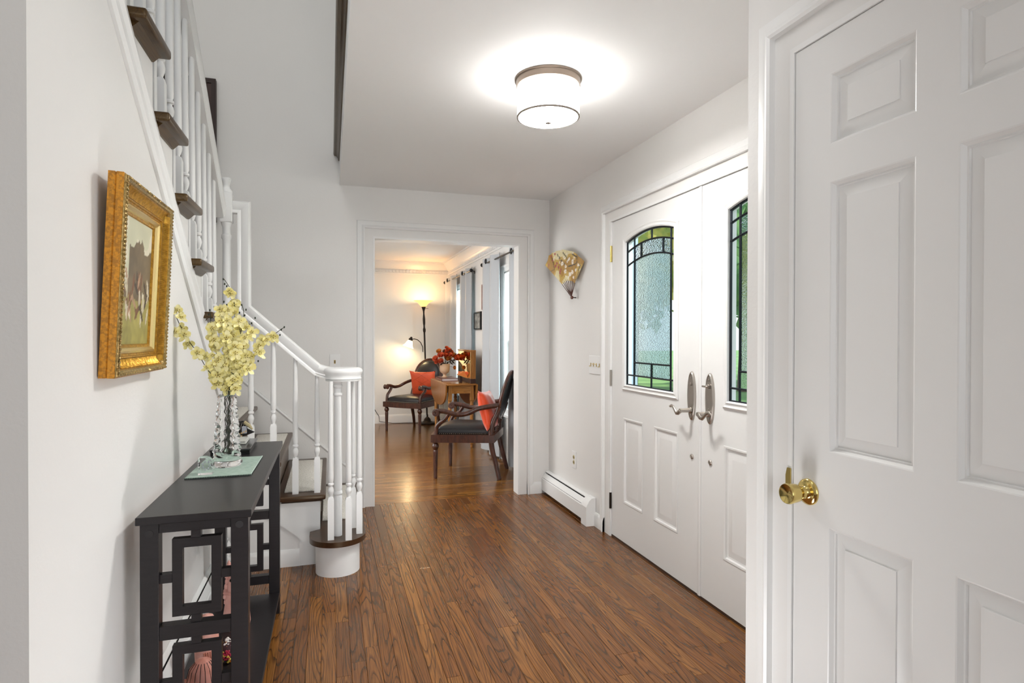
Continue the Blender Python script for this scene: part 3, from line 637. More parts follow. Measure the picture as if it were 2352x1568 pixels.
B().box(p.x-.038, p.x+.038, YFAR-.006, YFAR-.0005, p.z-.065, p.z+.052, .002).obj('plate', TRIM, t)
B().box(p.x-.006, p.x+.006, YFAR-.008, YFAR-.006, p.z-.018, p.z+.008).obj('slot', mat('brass_slot', 'a08850', .4, .4), t)
B().box(p.x-.004, p.x+.004, YFAR-.018, YFAR-.007, p.z-.008, p.z-.001, .001).obj('toggle', mat('grey_toggle', '55504a', .4), t)
# ------------------------------------------------------------------ ceiling lamp
cl = thing('ceiling_lamp', 'white drum flush mount ceiling lamp with nickel rim, switched on', 'ceiling lamp', (.922, 2.455, ZC-.16))
LX, LY = .922, 2.455
B().lathe([(.0, ZC-.001), (.148, ZC-.001), (.148, ZC-.006), (.142, ZC-.010), (.141, ZC-.034), (.136, ZC-.036), (0, ZC-.036)], c=(LX, LY, 0), seg=48, cap=False).obj('canopy', mat('canopy_nickel', '85776b', .45, .7), cl, smooth=40)
SHD = mat('lit_shade', (.95, .94, .92), .8, emit=(1, .975, .94), estr=8.5)
SHB = mat('lit_diffuser', (.95, .94, .92), .8, emit=(1, .985, .955), estr=92)
B().lathe([(.137, ZC-.034), (.137, ZC-.164), (.134, ZC-.164), (.134, ZC-.036)], c=(LX, LY, 0), seg=48, cap=False).obj('drum_shade', SHD, cl, smooth=40)
B().lathe([(.1385, ZC-.162), (.1385, ZC-.168), (.132, ZC-.169), (.132, ZC-.163)], c=(LX, LY, 0), seg=48, cap=False).obj('shade_rim', mat('rim_grey', '8f847b', .6), cl)
B().lathe([(.0, ZC-.165), (.133, ZC-.165), (.133, ZC-.163)], c=(LX, LY, 0), seg=48, cap=False).obj('diffuser', SHB, cl)
B().lathe([(.017, ZC-.165), (.017, ZC-.169), (.0135, ZC-.170), (.0135, ZC-.192), (0, ZC-.195)], c=(LX, LY, 0), seg=20, cap=False).obj('finial', mat('finial_nickel', '9a8f86', .5, .3), cl)
# ------------------------------------------------------------------ console table
TX0, TX1, TY0, TY1, TZ = -.510, -.217, 1.838, 3.008, .800
ct = thing('console_table', 'long black console table with fretwork ends against the left wall', 'table', ((TX0+TX1)/2, (TY0+TY1)/2, 0))
B().box(TX0, TX1, TY0, TY1, TZ-.022, TZ, .0015).obj('tabletop', ESP, ct)
PX0, PX1 = -.502, -.227
for ya, yb in ((1.850, 1.892), (2.950, 2.992)):
    for xa, xb in ((PX0, PX0+.046), (PX1-.046, PX1)): B().box(xa, xb, ya, yb, 0, TZ-.022, .0015).obj('leg', ESP, ct)
    yc0, yc1 = ya+.010, yb-.010; X0, X1 = PX0+.046, PX1-.046
    for za_, zb_ in ((.749, TZ-.022), (.447, .486), (.145, .184)): B().box(X0, X1, yc0-.006, yc1+.006, za_, zb_, .001).obj('rail', ESP, ct)
    xm = (X0+X1)/2
    for zb, zt_ in ((.486, .749), (.184, .447)):
        rx0, rx1, rz0, rz1 = X0+.031, X1-.026, zb+.022, zt_-.022; t_ = .026
        b = B(); b.plate(rect(rx0, rx1, rz0, rz1), [rect(rx0+t_, rx1-t_, rz0+t_, rz1-t_)], yc0, yc1, YF)
        b.box(xm-.0125, xm+.0125, yc0, yc1, rz1-.001, zt_+.001).box(xm-.0125, xm+.0125, yc0, yc1, zb-.001, rz0+.001)
        zm = (rz0+rz1)/2; b.box(X0-.001, rx0+.001, yc0, yc1, zm-.0125, zm+.0125).box(rx1-.001, X1+.001, yc0, yc1, zm-.0125, zm+.0125)
        b.obj('fretwork', ESP, ct, smooth=0)
for xx in (PX0+.023, PX1-.023): B().lathe([(.0105, 0), (.0105, .0012), (0, .0016)], c=(xx, 1.8502, .757 if xx > -.4 else .750), seg=18, rot=Matrix.Rotation(R(90), 4, 'X').to_3x3()).obj('screw_cap', mat('cap_black', '232021', .5), ct)
B().box(PX0, PX1, 1.892, 2.950, .082, .100, .001).obj('shelf', ESP, ct)
B().box(TX1-.019, TX1-.012, 1.892, 2.950, .752, TZ-.022).obj('apron', ESP, ct)
# ------------------------------------------------------------------ things on the console
def grid_mat(): pass
GM = mat('sage_mat', '8fa89b', .45, bump=.5, bscale=260, stretch=(1, 3, 1), color2='a9bdb1', vscale=60)
pm = [(-.484, 2.286), (-.272, 2.290), (-.268, 2.626), (-.478, 2.632)]
b = B().plate(pm, [], TZ+.0005, TZ+.0045, ZF); pmo = thing('placemat', 'pale sage green woven glass placemat under the vase', 'placemat', (-.38, 2.45, TZ))
b.obj('mat_body', GM, pmo)
b = B(); n = 40
for k in range(n): a = Vector((pm[0][0], pm[0][1], 0)).lerp(Vector((pm[1][0], pm[1][1], 0)), (k+.5)/n); b.blob((a.x, a.y, TZ+.0028), .0026, 1)
b.obj('rope_edge', mat('mat_edge', '2e3a35', .5), pmo)['kind'] = 'stuff'
B().tube([(pm[1][0], pm[1][1], TZ+.0045), (pm[2][0], pm[2][1], TZ+.0045)], .002, 6).obj('side_hem', mat('mat_hem', 'b8cabf', .5), pmo)
VX, VY = -.377, 2.475; VZ = TZ+.0047
def vf(a, z): return 1+.17*(abs(math.sin(2*a+z*125))-.5)*(1 if z > .05 else max(0, (z-.025)/.025))+.05*math.sin(5*a-z*170)*(1 if z > .05 else 0)
vs = thing('glass_vase', 'tall clear twisted glass vase on the placemat', 'vase', (VX, VY, VZ))
prof = [(0, 0), (.050, 0), (.0535, .006), (.054, .014), (.050, .022), (.0475, .032)]+[(.0475-.017*((k+1)/40), .032+.238*(k+1)/40) for k in range(40)]
prof += [(.026, .270), (.020, .262)]+[(.018+.002*(k/8), .262-.22*k/8) for k in range(1, 9)]+[(.018, .038), (0, .037)]
b = B().lathe(prof[:46], c=(VX, VY, VZ), seg=48, cap=False, fr=vf); b.lathe([(.0305*1.0, .270)]+prof[46:], c=(VX, VY, VZ), seg=48, cap=False)
bmesh.ops.remove_doubles(b.bm, verts=b.bm.verts[:], dist=.0004); b.obj('vase_body', GLASS, vs, smooth=60)
# flowers
PET = mat('orchid_petal', 'f5ea96', .55, color2='fbf4bc', vscale=60, sss=.0); PBR = mat('orchid_lip', '8a6420', .6); STM = mat('orchid_stem', '33382a', .6); BUD = mat('orchid_bud', '2a3024', .5)
def flower_mesh(seed):
    rn = random.Random(seed); b = B()
    for k in range(5):
        a = 2*math.pi*k/5+rn.uniform(-.15, .15)+math.pi/2; L = .0185*rn.uniform(.8, 1.2)*(1.08 if k in (2, 3) else 1); W = L*(.98 if k in (1, 4) else .74 if k == 0 else .60); cup = rn.uniform(.05, .65)
        ca, sa = math.cos(a), math.sin(a); rows_ = []
        for i, (t_, w_) in enumerate(((.08, .25), (.4, .85), (.75, 1.0), (1, .35))):
            h_ = cup*L*(t_**2)+rn.uniform(-.001, .001); r_ = t_*L
            rows_.append(b._v([(ca*r_-sa*W*w_*s_*.5, sa*r_+ca*W*w_*s_*.5, h_+abs(s_)*.0045*rn.uniform(-.3, 1.4)) for s_ in (-1, 0, 1)]))
        for p_, q_ in zip(rows_, rows_[1:]):
            for i in range(2): b.face((p_[i], p_[i+1], q_[i+1], q_[i]))
    b.mi = 1
    for k in range(5):
        a = 2*math.pi*k/5+.5; b.face(b._v([(0, 0, .002), (.0055*math.cos(a-.18), .0055*math.sin(a-.18), .004), (.0078*math.cos(a), .0078*math.sin(a), .005), (.0055*math.cos(a+.18), .0055*math.sin(a+.18), .004)]))
    b.mi = 0; b.lathe([(.0015, 0), (.003, .004), (.0042, .008), (.003, .009)], seg=7, cap=False)
    me = bpy.data.meshes.new('flower'); bmesh.ops.recalc_face_normals(b.bm, faces=b.bm.faces[:]); b.bm.to_mesh(me); b.bm.free(); me.materials.append(PET); me.materials.append(PBR)
    me.polygons.foreach_set('use_smooth', [True]*len(me.polygons)); return me
FM = [flower_mesh(s_) for s_ in range(6)]
bd = B().blob((0, 0, 0), .0032, 1, (1, 1, 1.6)); bme = bpy.data.meshes.new('bud'); bd.bm.to_mesh(bme); bd.bm.free(); bme.materials.append(BUD)
rf = random.Random(11)
camv = Vector((0, 0, H))
def stem(label, pts, fl_, buds=(), group=None, sc=1.0, dy=0):
    P = [onY(x_, y_, VY+dy*(i/(len(pts)-1)) ) for i, (x_, y_) in enumerate(pts)]
    base = Vector((VX+rf.uniform(-.01, .01), VY+rf.uniform(-.01, .01), VZ+.05)); mouth = Vector((VX+rf.uniform(-.012, .012), VY+rf.uniform(-.012, .012), VZ+.262))
    T = thing('orchid_stem', label, 'flower', base, group=group)
    al = [base, mouth]+P; sm = []
    for i in range(len(al)-1):
        p0, p1, p2, p3 = al[max(i-1, 0)], al[i], al[i+1], al[min(i+2, len(al)-1)]
        for q in range(4):
            t_ = q/4; sm.append(.5*((2*p1)+(p2-p0)*t_+(2*p0-5*p1+4*p2-p3)*t_**2+(3*p1-p0-3*p2+p3)*t_**3))
    sm.append(al[-1]); B().tube(sm, .0013, 5).obj('stalk', STM, T)
    for (x_, y_) in fl_:
        d_ = dy*min(1, max(0, (905-y_)/230)); c = onY(x_, y_, VY+d_+rf.uniform(-.028, .012))
        o = bpy.data.objects.new('flower', rf.choice(FM)); C.objects.link(o); o.parent = T; o.location = c-T.location
        n_ = ((camv-c).normalized()*1.0+Vector((rf.uniform(-.7, .7), rf.uniform(-.7, .3), rf.uniform(-.6, .6)))).normalized()
        o.rotation_mode = 'QUATERNION'; o.rotation_quaternion = n_.to_track_quat('Z', 'Y'); k = sc*rf.uniform(1.0, 1.32); o.scale = (k, k, k)
    for (x_, y_) in buds:
        o = bpy.data.objects.new('bud', bme); C.objects.link(o); o.parent = T; d_ = dy*min(1, max(0, (905-y_)/230)); o.location = onY(x_, y_, VY+d_)-T.location
    return T
stem('yellow artificial orchid stem arching farthest left toward the gilt frame', [(488, 862), (474, 845), (455, 812), (432, 780), (408, 735), (399, 705), (392, 678)], [(395, 718), (409, 714), (416, 728), (403, 763), (419, 756), (426, 769), (431, 790), (454, 810), (464, 816), (475, 820), (477, 843)], [(391, 677), (393, 690), (391, 698), (396, 688)])
stem('tallest yellow artificial orchid stem rising to the curled tip', [(525, 840), (535, 770), (540, 715), (535, 685), (527, 660), (514, 640)], [(530, 676), (528, 668), (541, 694), (538, 700), (525, 712), (541, 718), (513, 716), (507, 712)], [(513, 641), (516, 652), (521, 657), (514, 693), (521, 700)])
stem('yellow artificial orchid stem reaching farthest right across the stair rail', [(545, 868), (575, 830), (600, 800), (622, 775), (640, 760), (652, 752)], [(631, 773), (622, 771), (603, 782), (611, 780), (597, 795), (596, 811), (590, 806), (578, 820), (567, 818), (574, 832), (569, 848), (561, 850)], [(653, 751), (646, 757), (643, 769), (593, 829)])
stem('yellow artificial orchid stem with budded tip left of the tallest stem', [(505, 850), (495, 800), (488, 760), (484, 735), (482, 712)], [(487, 754), (489, 748), (487, 776), (491, 780), (493, 794), (490, 798), (489, 815)], [(482, 712), (479, 722), (484, 730)])
stem('yellow artificial orchid stem with forked buds right of the tallest stem', [(535, 850), (548, 790), (556, 745), (560, 720), (556, 700)], [(558, 743), (546, 749), (551, 738), (566, 752), (577, 762), (570, 770), (561, 775), (548, 757)], [(555, 700), (565, 711), (550, 718), (562, 724), (586, 730), (578, 742), (573, 746)])
gls = ['yellow orchid stem whose large blossoms sit just below the tallest stem', 'yellow orchid stem in the upper centre of the bouquet under the big blossoms', 'yellow orchid stem in the upper right centre below the forked buds', 'yellow orchid stem left of centre at mid height of the bouquet', 'yellow orchid stem right of centre at mid height of the bouquet', 'yellow orchid stem with the lowest left blossoms above the vase mouth', 'yellow orchid stem with the lowest right blossoms above the vase mouth']
mids = [([(522, 850), (516, 790), (514, 740)], [(514, 732), (508, 738), (520, 744), (516, 752), (512, 728), (522, 736), (505, 745)]),
        ([(528, 850), (530, 800), (528, 765)], [(526, 765), (521, 777), (531, 786), (527, 798), (520, 792), (533, 771), (515, 783)]),
        ([(535, 850), (545, 800), (552, 775)], [(552, 780), (546, 788), (556, 786), (549, 800), (542, 810), (557, 797), (540, 795)]),
        ([(520, 860), (512, 830), (508, 812)], [(505, 822), (513, 830), (498, 830), (506, 838), (518, 838), (523, 822), (530, 815), (492, 838)]),
        ([(530, 860), (535, 840), (540, 825)], [(540, 832), (533, 840), (547, 838), (551, 828), (527, 846), (556, 842), (560, 836), (523, 810)]),
        ([(522, 880), (515, 868), (508, 860)], [(504, 852), (512, 858), (500, 862), (516, 868), (508, 874), (496, 874), (499, 882), (520, 856), (494, 858)]),
        ([(528, 880), (532, 872), (538, 862)], [(530, 862), (540, 856), (535, 872), (544, 870), (526, 878), (516, 884), (540, 882), (545, 880), (534, 889), (541, 892), (520, 892), (524, 870), (548, 862)])]
for gl_, (p_, f_) in zip(gls, mids): stem(gl_, p_, f_, group='orchid stems in the middle of the vase', sc=1.1)
# small glass block
gb = thing('glass_ornament', 'small clear engraved glass block on the near left corner of the placemat', 'ornament', (-.425, 2.345, VZ))
B().plate([(-.448, 0), (-.402, 0), (-.402, .030), (-.405, .043), (-.414, .054), (-.427, .060), (-.448, .060)], [], 2.322, 2.366, lambda u, v, w_: (u, w_, VZ+v)).obj('glass_block', GLASS, gb, smooth=30)
b = B()
for k in range(7): b.blob((-.425+.012*math.cos(k*.9), 2.344+.004*math.sin(k*2), VZ+.030+.014*math.sin(k*.9)), .0042, 1, (1, .5, 1.3))
b.obj('etched_flower', mat('etched', 'c9d2d6', .4), gb)
# black tray box with a pale case
bx = thing('black_box', 'flat black lacquered box behind the vase', 'box', (-.40, 2.83, TZ))
B().box(-.475, -.325, 2.70, 2.96, TZ+.0005, TZ+.017, .001).obj('box_body', mat('black_lacquer', '101011', .2, coat=.5), bx)
B().box(-.478, -.322, 2.697, 2.963, TZ+.017, TZ+.026, .0015).obj('lid', mat('black_lid', '19191a', .25, coat=.5), bx)
wc = thing('pale_case', 'small pale grey case resting on the black box', 'case', (-.39, 2.86, TZ+.026))
B().box(-.43, -.352, 2.80, 2.925, TZ+.0265, TZ+.034, .002).obj('case_base', mat('pale_case_m', 'b9bab4', .4), wc)
B().box(-.428, -.354, 2.802, 2.923, TZ+.0345, TZ+.042, .002).obj('lid', mat('pale_case_m', 'b9bab4', .4), wc)
# dark striped ornament
so = thing('striped_ornament', 'small dark striped ornament with gold letter bands behind the vase', 'ornament', (-.39, 2.94, TZ+.026))
oc = onY(556, 984, 2.94)
b = B(); b.box(oc.x-.008, oc.x+.004, 2.932, 2.948, TZ+.0265, oc.z-.02); b.obj('stand', BLACK, so)
b = B(); b.plate([(oc.x-.04, oc.z+.03), (oc.x+.005, oc.z+.035), (oc.x+.02, oc.z+.0), (oc.x+.052, oc.z-.018), (oc.x+.02, oc.z-.03), (oc.x-.04, oc.z-.045)], [], 2.93, 2.95, YF); b.obj('dark_body', mat('dark_cloth', '1b1818', .8), so, smooth=0)
b = B()
for k in range(5): b.tube([(oc.x-.038+.010*k, 2.929, oc.z-.005), (oc.x-.028+.010*k, 2.929, oc.z+.03)], .0012, 5)
b.obj('stripes', mat('pale_stripe', '9a8f86', .7), so)
B().tube([(oc.x+.01, 2.935, oc.z+.03), (oc.x+.03, 2.93, oc.z+.015), (oc.x+.045, 2.93, oc.z-.004)], [.008, .009, .004], 8).obj('tan_bow', mat('tan_leather', 'a79a76', .5), so)
B().box(oc.x, oc.x+.022, 2.925, 2.931, oc.z-.022, oc.z+.012, .003).obj('silver_tag', mat('silver_tag', 'a9acb8', .35, .4), so)
b = B()
for k in range(6): b.box(oc.x-.030+.009*k, oc.x-.024+.009*k, 2.924, 2.930, oc.z-.034+.004*k, oc.z-.027+.004*k)
for k in range(5): b.box(oc.x-.04+.009*k, oc.x-.034+.009*k, 2.924, 2.930, oc.z-.052+.004*k, oc.z-.045+.004*k)
b.obj('letter_beads', mat('gold_letter', 'c5a878', .5), so)
# ------------------------------------------------------------------ figurines on the console shelf
TERR = mat('terracotta', 'c98a7c', .6, bump=.25, bscale=40, color2='b97562', vscale=14); TERP = mat('terracotta_pale', 'dba79c', .55, bump=.2, bscale=30, color2='c98f80', vscale=10); HOLE = mat('hole_dark', '1a0d0a', .8)
SZ = .1005
p = onZ(541, 1436, SZ); px_, py_ = p.x, p.y
hf = thing('horse_figurine', 'tall pink terracotta horse head figurine on the console shelf', 'figurine', (px_, py_, SZ))
b = B(); L = []
secs = [(0, .052, .055, 0), (.02, .055, .056, 0), (.06, .050, .050, .002), (.11, .044, .046, .004), (.15, .040, .046, .006), (.18, .040, .05, .008), (.21, .036, .046, .008), (.235, .028, .034, .004), (.252, .014, .018, 0)]
for (z_, rx_, ry_, ox) in secs:
    L.append(b._v([(px_+ox+rx_*math.cos(a)*(1+.06*math.cos(3*a)), py_+ry_*math.sin(a), SZ+z_) for a in [2*math.pi*k/20 for k in range(20)]]))
for a_, c_ in zip(L, L[1:]):
    for k in range(20): b.face((a_[k], a_[(k+1) % 20], c_[(k+1) % 20], c_[k]))
b.face(L[-1]); b.face(L[0][::-1]); b.obj('neck', TERP, hf, smooth=60)
B().tube([(px_+.01, py_-.02, SZ+.235), (px_+.028, py_-.045, SZ+.20), (px_+.04, py_-.055, SZ+.165), (px_+.046, py_-.058, SZ+.14)], [.026, .026, .019, .014], 12).obj('muzzle', TERP, hf, smooth=60)
for dx in (-.02, .018): B().tube([(px_+dx, py_, SZ+.238), (px_+dx*1.2, py_-.004, SZ+.262), (px_+dx*1.2, py_-.006, SZ+.276)], [.010, .008, .001], 8).obj('ear', TERP, hf)
b = B()
for k in range(9): b.blob((px_-.030+.004*math.sin(k), py_-.012, SZ+.235-.021*k), .013, 1, (1, 1.2, 1.3))
b.obj('mane', TERP, hf)
B().blob((px_-.012, py_-.043, SZ+.205), .005, 1, (1, .6, 1.4)).blob((px_+.046, py_-.02, SZ+.20), .005, 1, (.6, 1, 1.4)).obj('eye_hole', HOLE, hf)
B().sweep([(px_-.04, py_-.04, SZ+.155), (px_+.0, py_-.055, SZ+.15), (px_+.04, py_-.045, SZ+.152)], [(-.004, 0), (0, .006), (.004, 0)], (0, -1, 0)).obj('collar', TERP, hf)
p = onZ(474, 1560, SZ); qx, qy = -.40, 2.02
ev = thing('lined_figurine', 'pink terracotta animal figurine scored with lines, nearest on the console shelf', 'figurine', (qx, qy, SZ))
zc_ = onY(462, 1512, qy).z
top = zc_
def lf(a, z): return 1+.03*math.cos(14*a)
hgt = top-SZ
cxv = onY(466, 1540, qy).x
B().lathe([(.0, 0), (.036, 0), (.044, hgt*.2), (.048, hgt*.5), (.046, hgt*.7), (.036, hgt*.88), (.018, hgt*.98), (0, hgt)], c=(cxv, qy, SZ), seg=42, cap=False, fr=lf).obj('body', TERR, ev, smooth=50)
b = B()
for k in range(9):
    a = math.pi*(1.05+.9*k/8); b.tube([(cxv+.0475*math.cos(a)*s_, qy+.0475*math.sin(a)*s_, SZ+z_) for s_, z_ in ((.98, hgt*.3), (1.02, hgt*.5), (.98, hgt*.7), (.80, hgt*.87), (.45, hgt*.965))], .0009, 4)
b.obj('scored_lines', HOLE, ev)
B().blob((cxv-.046, qy-.006, SZ+hgt*.62), .016, 2, (.7, .5, 1.5)).obj('ear', TERR, ev)
B().blob((cxv+.018, qy-.043, SZ+hgt*.66), .006, 1, (1.3, .5, .8), 0).obj('eye_hole', HOLE, ev)
B().tube([(cxv+.025, qy-.035, SZ+hgt*.45), (cxv+.05, qy-.05, SZ+hgt*.3), (cxv+.055, qy-.055, SZ+hgt*.08)], [.017, .013, .010], 10).obj('snout', TERR, ev, smooth=60)
p = onZ(480, 1500, SZ); gx_, gy_ = -.395, 2.30
zt_ = onY(478, 1408, gy_).z; cxg = onY(474, 1440, gy_).x; hh = zt_-SZ
rv = thing('round_figurine', 'rounded pink terracotta figurine between the other two on the shelf', 'figurine', (cxg, gy_, SZ))
B().lathe([(0, 0), (.03, 0), (.036, hh*.25), (.040, hh*.6), (.036, hh*.82), (.022, hh*.96), (0, hh)], c=(cxg, gy_, SZ), seg=28, cap=False).obj('body', TERP, rv, smooth=60)
b = B()
for k in range(5): b.tube([(cxg+.006*k, gy_-.040+.0008*k*k, SZ+hh*.45), (cxg+.004+.006*k, gy_-.041+.0008*k*k, SZ+hh*.30), (cxg+.006*k, gy_-.039+.0008*k*k, SZ+hh*.16)], .003, 6)
b.obj('fingers', TERR, rv)
# bright beaded bundle
q_ = onZ(523, 1518, SZ); kx, ky = q_.x, q_.y
bz = thing('beaded_bundle', 'bright beaded yarn bundle in orange, white and red on the console shelf', 'ornament', (kx, ky, SZ))
bc = [('orange_yarn', 'c77a2a'), ('white_yarn', 'd8d4d0'), ('red_bead', '9c1f3a'), ('black_bead', '201a22'), ('yellow_yarn', 'cbb64a')]
for i, (nm, col) in enumerate(bc):
    b = B(); rr_ = random.Random(i+5)
    for k in range(34):
        a = rr_.uniform(0, 6.28); z_ = rr_.uniform(.005, .075)
        if nm == 'red_bead': a = rr_.uniform(3.8, 5.2); z_ = rr_.uniform(.02, .05)
        if nm == 'white_yarn': z_ = rr_.uniform(.055, .085)
        rad = .030*math.sin(math.pi*min(1, .15+z_/.1)); b.blob((kx+rad*math.cos(a), ky+rad*math.sin(a), SZ+z_), rr_.uniform(.003, .006), 1)
    o = b.obj(nm, mat(nm, col, .6), bz); o['kind'] = 'stuff'
B().blob((kx, ky, SZ+.042), .030, 2, (.9, .9, 1.35)).obj('core', mat('bundle_core', '3a2226', .8), bz)
# ------------------------------------------------------------------ gilt framed painting on the left wall
fr = thing('painting', 'gilt framed oil painting of hounds on the left wall above the console', 'painting', (XL, 1.93, 1.193))
FY0, FY1 = 1.690, 2.145
fz0, fz1 = 1.190, 1.7
FX = -.493
fz0, fz1 = 1.193, 1.708
KA, KB = .98, .66
SCL = lambda L: [(a_*KA, b_*KB) for a_, b_ in L]
ang = 0
outer = [(XL, FY0, fz0), (XL, FY1, fz0), (XL, FY1, fz1), (XL, FY0, fz1)]
# profile: a towards picture, b off the wall
SIDE = [(.0, .006), (.0, .030), (-.0, .034), (.003, .038), (.003, .056)]
b = B().sweep(outer, SCL([(0, .004), (0, .026), (.002, .029), (0, .033), (0, .056), (.004, .058), (.02, .058), (.02, .004)]), (1, 0, 0), closed=True); b.obj('frame_side', GOLDS, fr, smooth=25)
b = B().sweep(outer, SCL([(.004, .050), (.002, .058), (.005, .066), (.010, .069), (.016, .067), (.019, .061), (.019, .050)]), (1, 0, 0), closed=True); b.obj('rope_moulding', GOLDD, fr, smooth=50)
b = B()
per = []
for (ya, za), (yb, zb) in (((FY0, fz0), (FY1, fz0)), ((FY1, fz0), (FY1, fz1)), ((FY1, fz1), (FY0, fz1)), ((FY0, fz1), (FY0, fz0))):
    n = int(math.hypot(yb-ya, zb-za)/.011)
    for k in range(n): per.append((ya+(yb-ya)*k/n, za+(zb-za)*k/n))
cyf, czf = (FY0+FY1)/2, (fz0+fz1)/2
for i, (y_, z_) in enumerate(per):
    yy = cyf+(y_-cyf)*(1-.016/ (FY1-FY0)); zz = czf+(z_-czf)*(1-.016/(fz1-fz0)); b.blob((XL+.068*KB, yy, zz), .0052, 1, (.6, 1, .8), .25, i)
o = b.obj('leaf_ornament', GOLDD, fr); o['kind'] = 'stuff'
b = B().sweep(outer, SCL([(.018, .052), (.019, .060), (.022, .056), (.027, .047), (.036, .038), (.046, .034), (.048, .040), (.052, .040), (.054, .034), (.058, .034), (.062, .026), (.082, .018), (.084, .012), (.018, .012)]), (1, 0, 0), closed=True); b.obj('frame_cove', GOLD, fr, smooth=30)
B().sweep(outer, SCL([(.058, .026), (.060, .034), (.066, .037), (.074, .030), (.078, .012), (.058, .012)]), (1, 0, 0), closed=True).obj('liner', mat('bright_gilt', 'e3c98a', .25, .8), fr, smooth=30)
b = B(); INY0, INY1, INZ0, INZ1 = FY0, FY1, fz0, fz1
def rib(y_, z_, ay): # small reed across the cove
    pts_ = SCL([(.0225, .0575), (.028, .049), (.036, .0405), (.045, .0365)])
    if ay == 'T': P_ = [(XL+b2, y_, fz1-a2) for a2, b2 in pts_]
    elif ay == 'B': P_ = [(XL+b2, y_, fz0+a2) for a2, b2 in pts_]
    elif ay == 'L': P_ = [(XL+b2, FY0+a2, z_) for a2, b2 in pts_]
    else: P_ = [(XL+b2, FY1-a2, z_) for a2, b2 in pts_]
    b.tube(P_, .0018, 5)
y_ = FY0+.05
while y_ < FY1-.05: rib(y_, 0, 'T'); rib(y_, 0, 'B'); y_ += .0058
z_ = fz0+.05
while z_ < fz1-.05: rib(0, z_, 'L'); rib(0, z_, 'R'); z_ += .0058
o = b.obj('reeded_band', GOLD, fr); o['kind'] = 'stuff'
for (cy_, cz_) in ((FY0, fz0), (FY1, fz0), (FY1, fz1), (FY0, fz1)):
    b = B(); sy = 1 if cy_ == FY0 else -1; sz_ = 1 if cz_ == fz0 else -1
    for k in range(7): b.tube([(XL+.043-.0007*k, cy_+sy*(.003+.003*k), cz_+sz_*(.021-.003*k)), (XL+.039, cy_+sy*(.015+.002*k), cz_+sz_*(.030-.002*k)), (XL+.032, cy_+sy*(.026), cz_+sz_*(.027))], [.0036, .003, .0015], 6)
    b.obj('corner_leaf', GOLDD, fr)
# canvas painted by vertex colours
ny, nz = 60, 80; cy0, cy1, cz0, cz1 = FY0+.078, FY1-.078, fz0+.078, fz1-.078
b = B(); V_ = [[b.bm.verts.new((XL+.008, cy0+(cy1-cy0)*i/ny, cz0+(cz1-cz0)*j2/nz)) for i in range(ny+1)] for j2 in range(nz+1)]
for j2 in range(nz):
    for i in range(ny): b.face((V_[j2][i], V_[j2][i+1], V_[j2+1][i+1], V_[j2+1][i]))
o = b.obj('canvas', vcol('oil_paint', .45), fr, smooth=0)
from mathutils import noise as mn
hounds = [(rf.uniform(.08, .95), rf.uniform(.22, .53), rf.uniform(.5, 2.6), rf.choice(('d9cfb8', 'cfc4a8', '7a5036', '4b3b30', 'b08a6c'))) for _ in range(46)]
def paint(u, v):
    n1 = mn.noise(Vector((u*4, v*5, 0))); n2 = mn.noise(Vector((u*14, v*14, 3)))
    sky = np.array(lin('c9c8ac')[:3])*(1+.14*n1); tree = np.array(lin('6f5f47')[:3])*(1+.45*n1+.2*n2); grass = np.array(lin('9a9150')[:3])*(1+.35*n1+.25*n2)
    edge = .86-.26*max(0, (.42-u)*1.4)+.06*n2-(.25 if u < .22 else 0)+.05*math.sin(u*17)
    edge = (.50+.06*n2 if u < .30 else .80+.04*math.sin(u*13)+.05*n2)
    c = sky if v > edge else tree if v > .38+.05*n1 else grass
    if v > edge and n1 > .1: c = np.array(lin('dad3bd')[:3])
    for hx, hz, an, col in hounds:
        dx, dz = (u-hx)*.36, (v-hz)*.39; a_ = dx*math.cos(an)+dz*math.sin(an); d_ = -dx*math.sin(an)+dz*math.cos(an)
        if (a_/.030)**2+(d_/.0085)**2 < 1+.4*n2: c = np.array(lin(col)[:3])*(.85+.3*n2)
    return np.clip(c, 0, 1)
def colorize(o, fn):
    me = o.data; ca = me.color_attributes.new('col', 'FLOAT_COLOR', 'POINT'); buf = np.ones((len(me.vertices), 4))
    for i, v in enumerate(me.vertices): buf[i, :3] = fn(v.co)
    ca.data.foreach_set('color', buf.ravel())
colorize(o, lambda c: paint((c.y-cy0)/(cy1-cy0), (c.z-cz0)/(cz1-cz0)))
fr.rotation_euler = (0, R(2.6), 0)
# ------------------------------------------------------------------ fan on the right wall
FA = onX(1344, 600, XR-.012); FB = Vector((1.655, 4.425, 0)); fn_ = Vector((FB.x-FA.x, FB.y-FA.y, 0)).normalized(); nrm = Vector((-fn_.y, fn_.x, 0))
if nrm.dot(Vector((0, -1, 0))+Vector((-1, 0, 0))) < 0: nrm = -nrm
def onfan(x_, y_):
    v = ray(x_, y_); k = (FA-camv).dot(nrm)/v.dot(nrm); return camv+v*k
ft = thing('folding_fan', 'open gold folding fan painted with white blossoms, hung beside the corner', 'fan', onfan(1314, 685))
outer_px = [(1255, 609), (1263, 587), (1271, 581), (1280, 576.5), (1295, 573), (1307, 575.5), (1320, 578), (1332, 589), (1345, 600.5)]
inner_px = [(1293, 653), (1296, 650), (1299, 648), (1302, 645), (1306, 644), (1311, 645), (1316, 645), (1319, 648), (1321, 652)]
O_ = [onfan(*p_) for p_ in outer_px]; I_ = [onfan(*p_) for p_ in inner_px]; b = B(); NS, NR = 48, 44; G_ = []
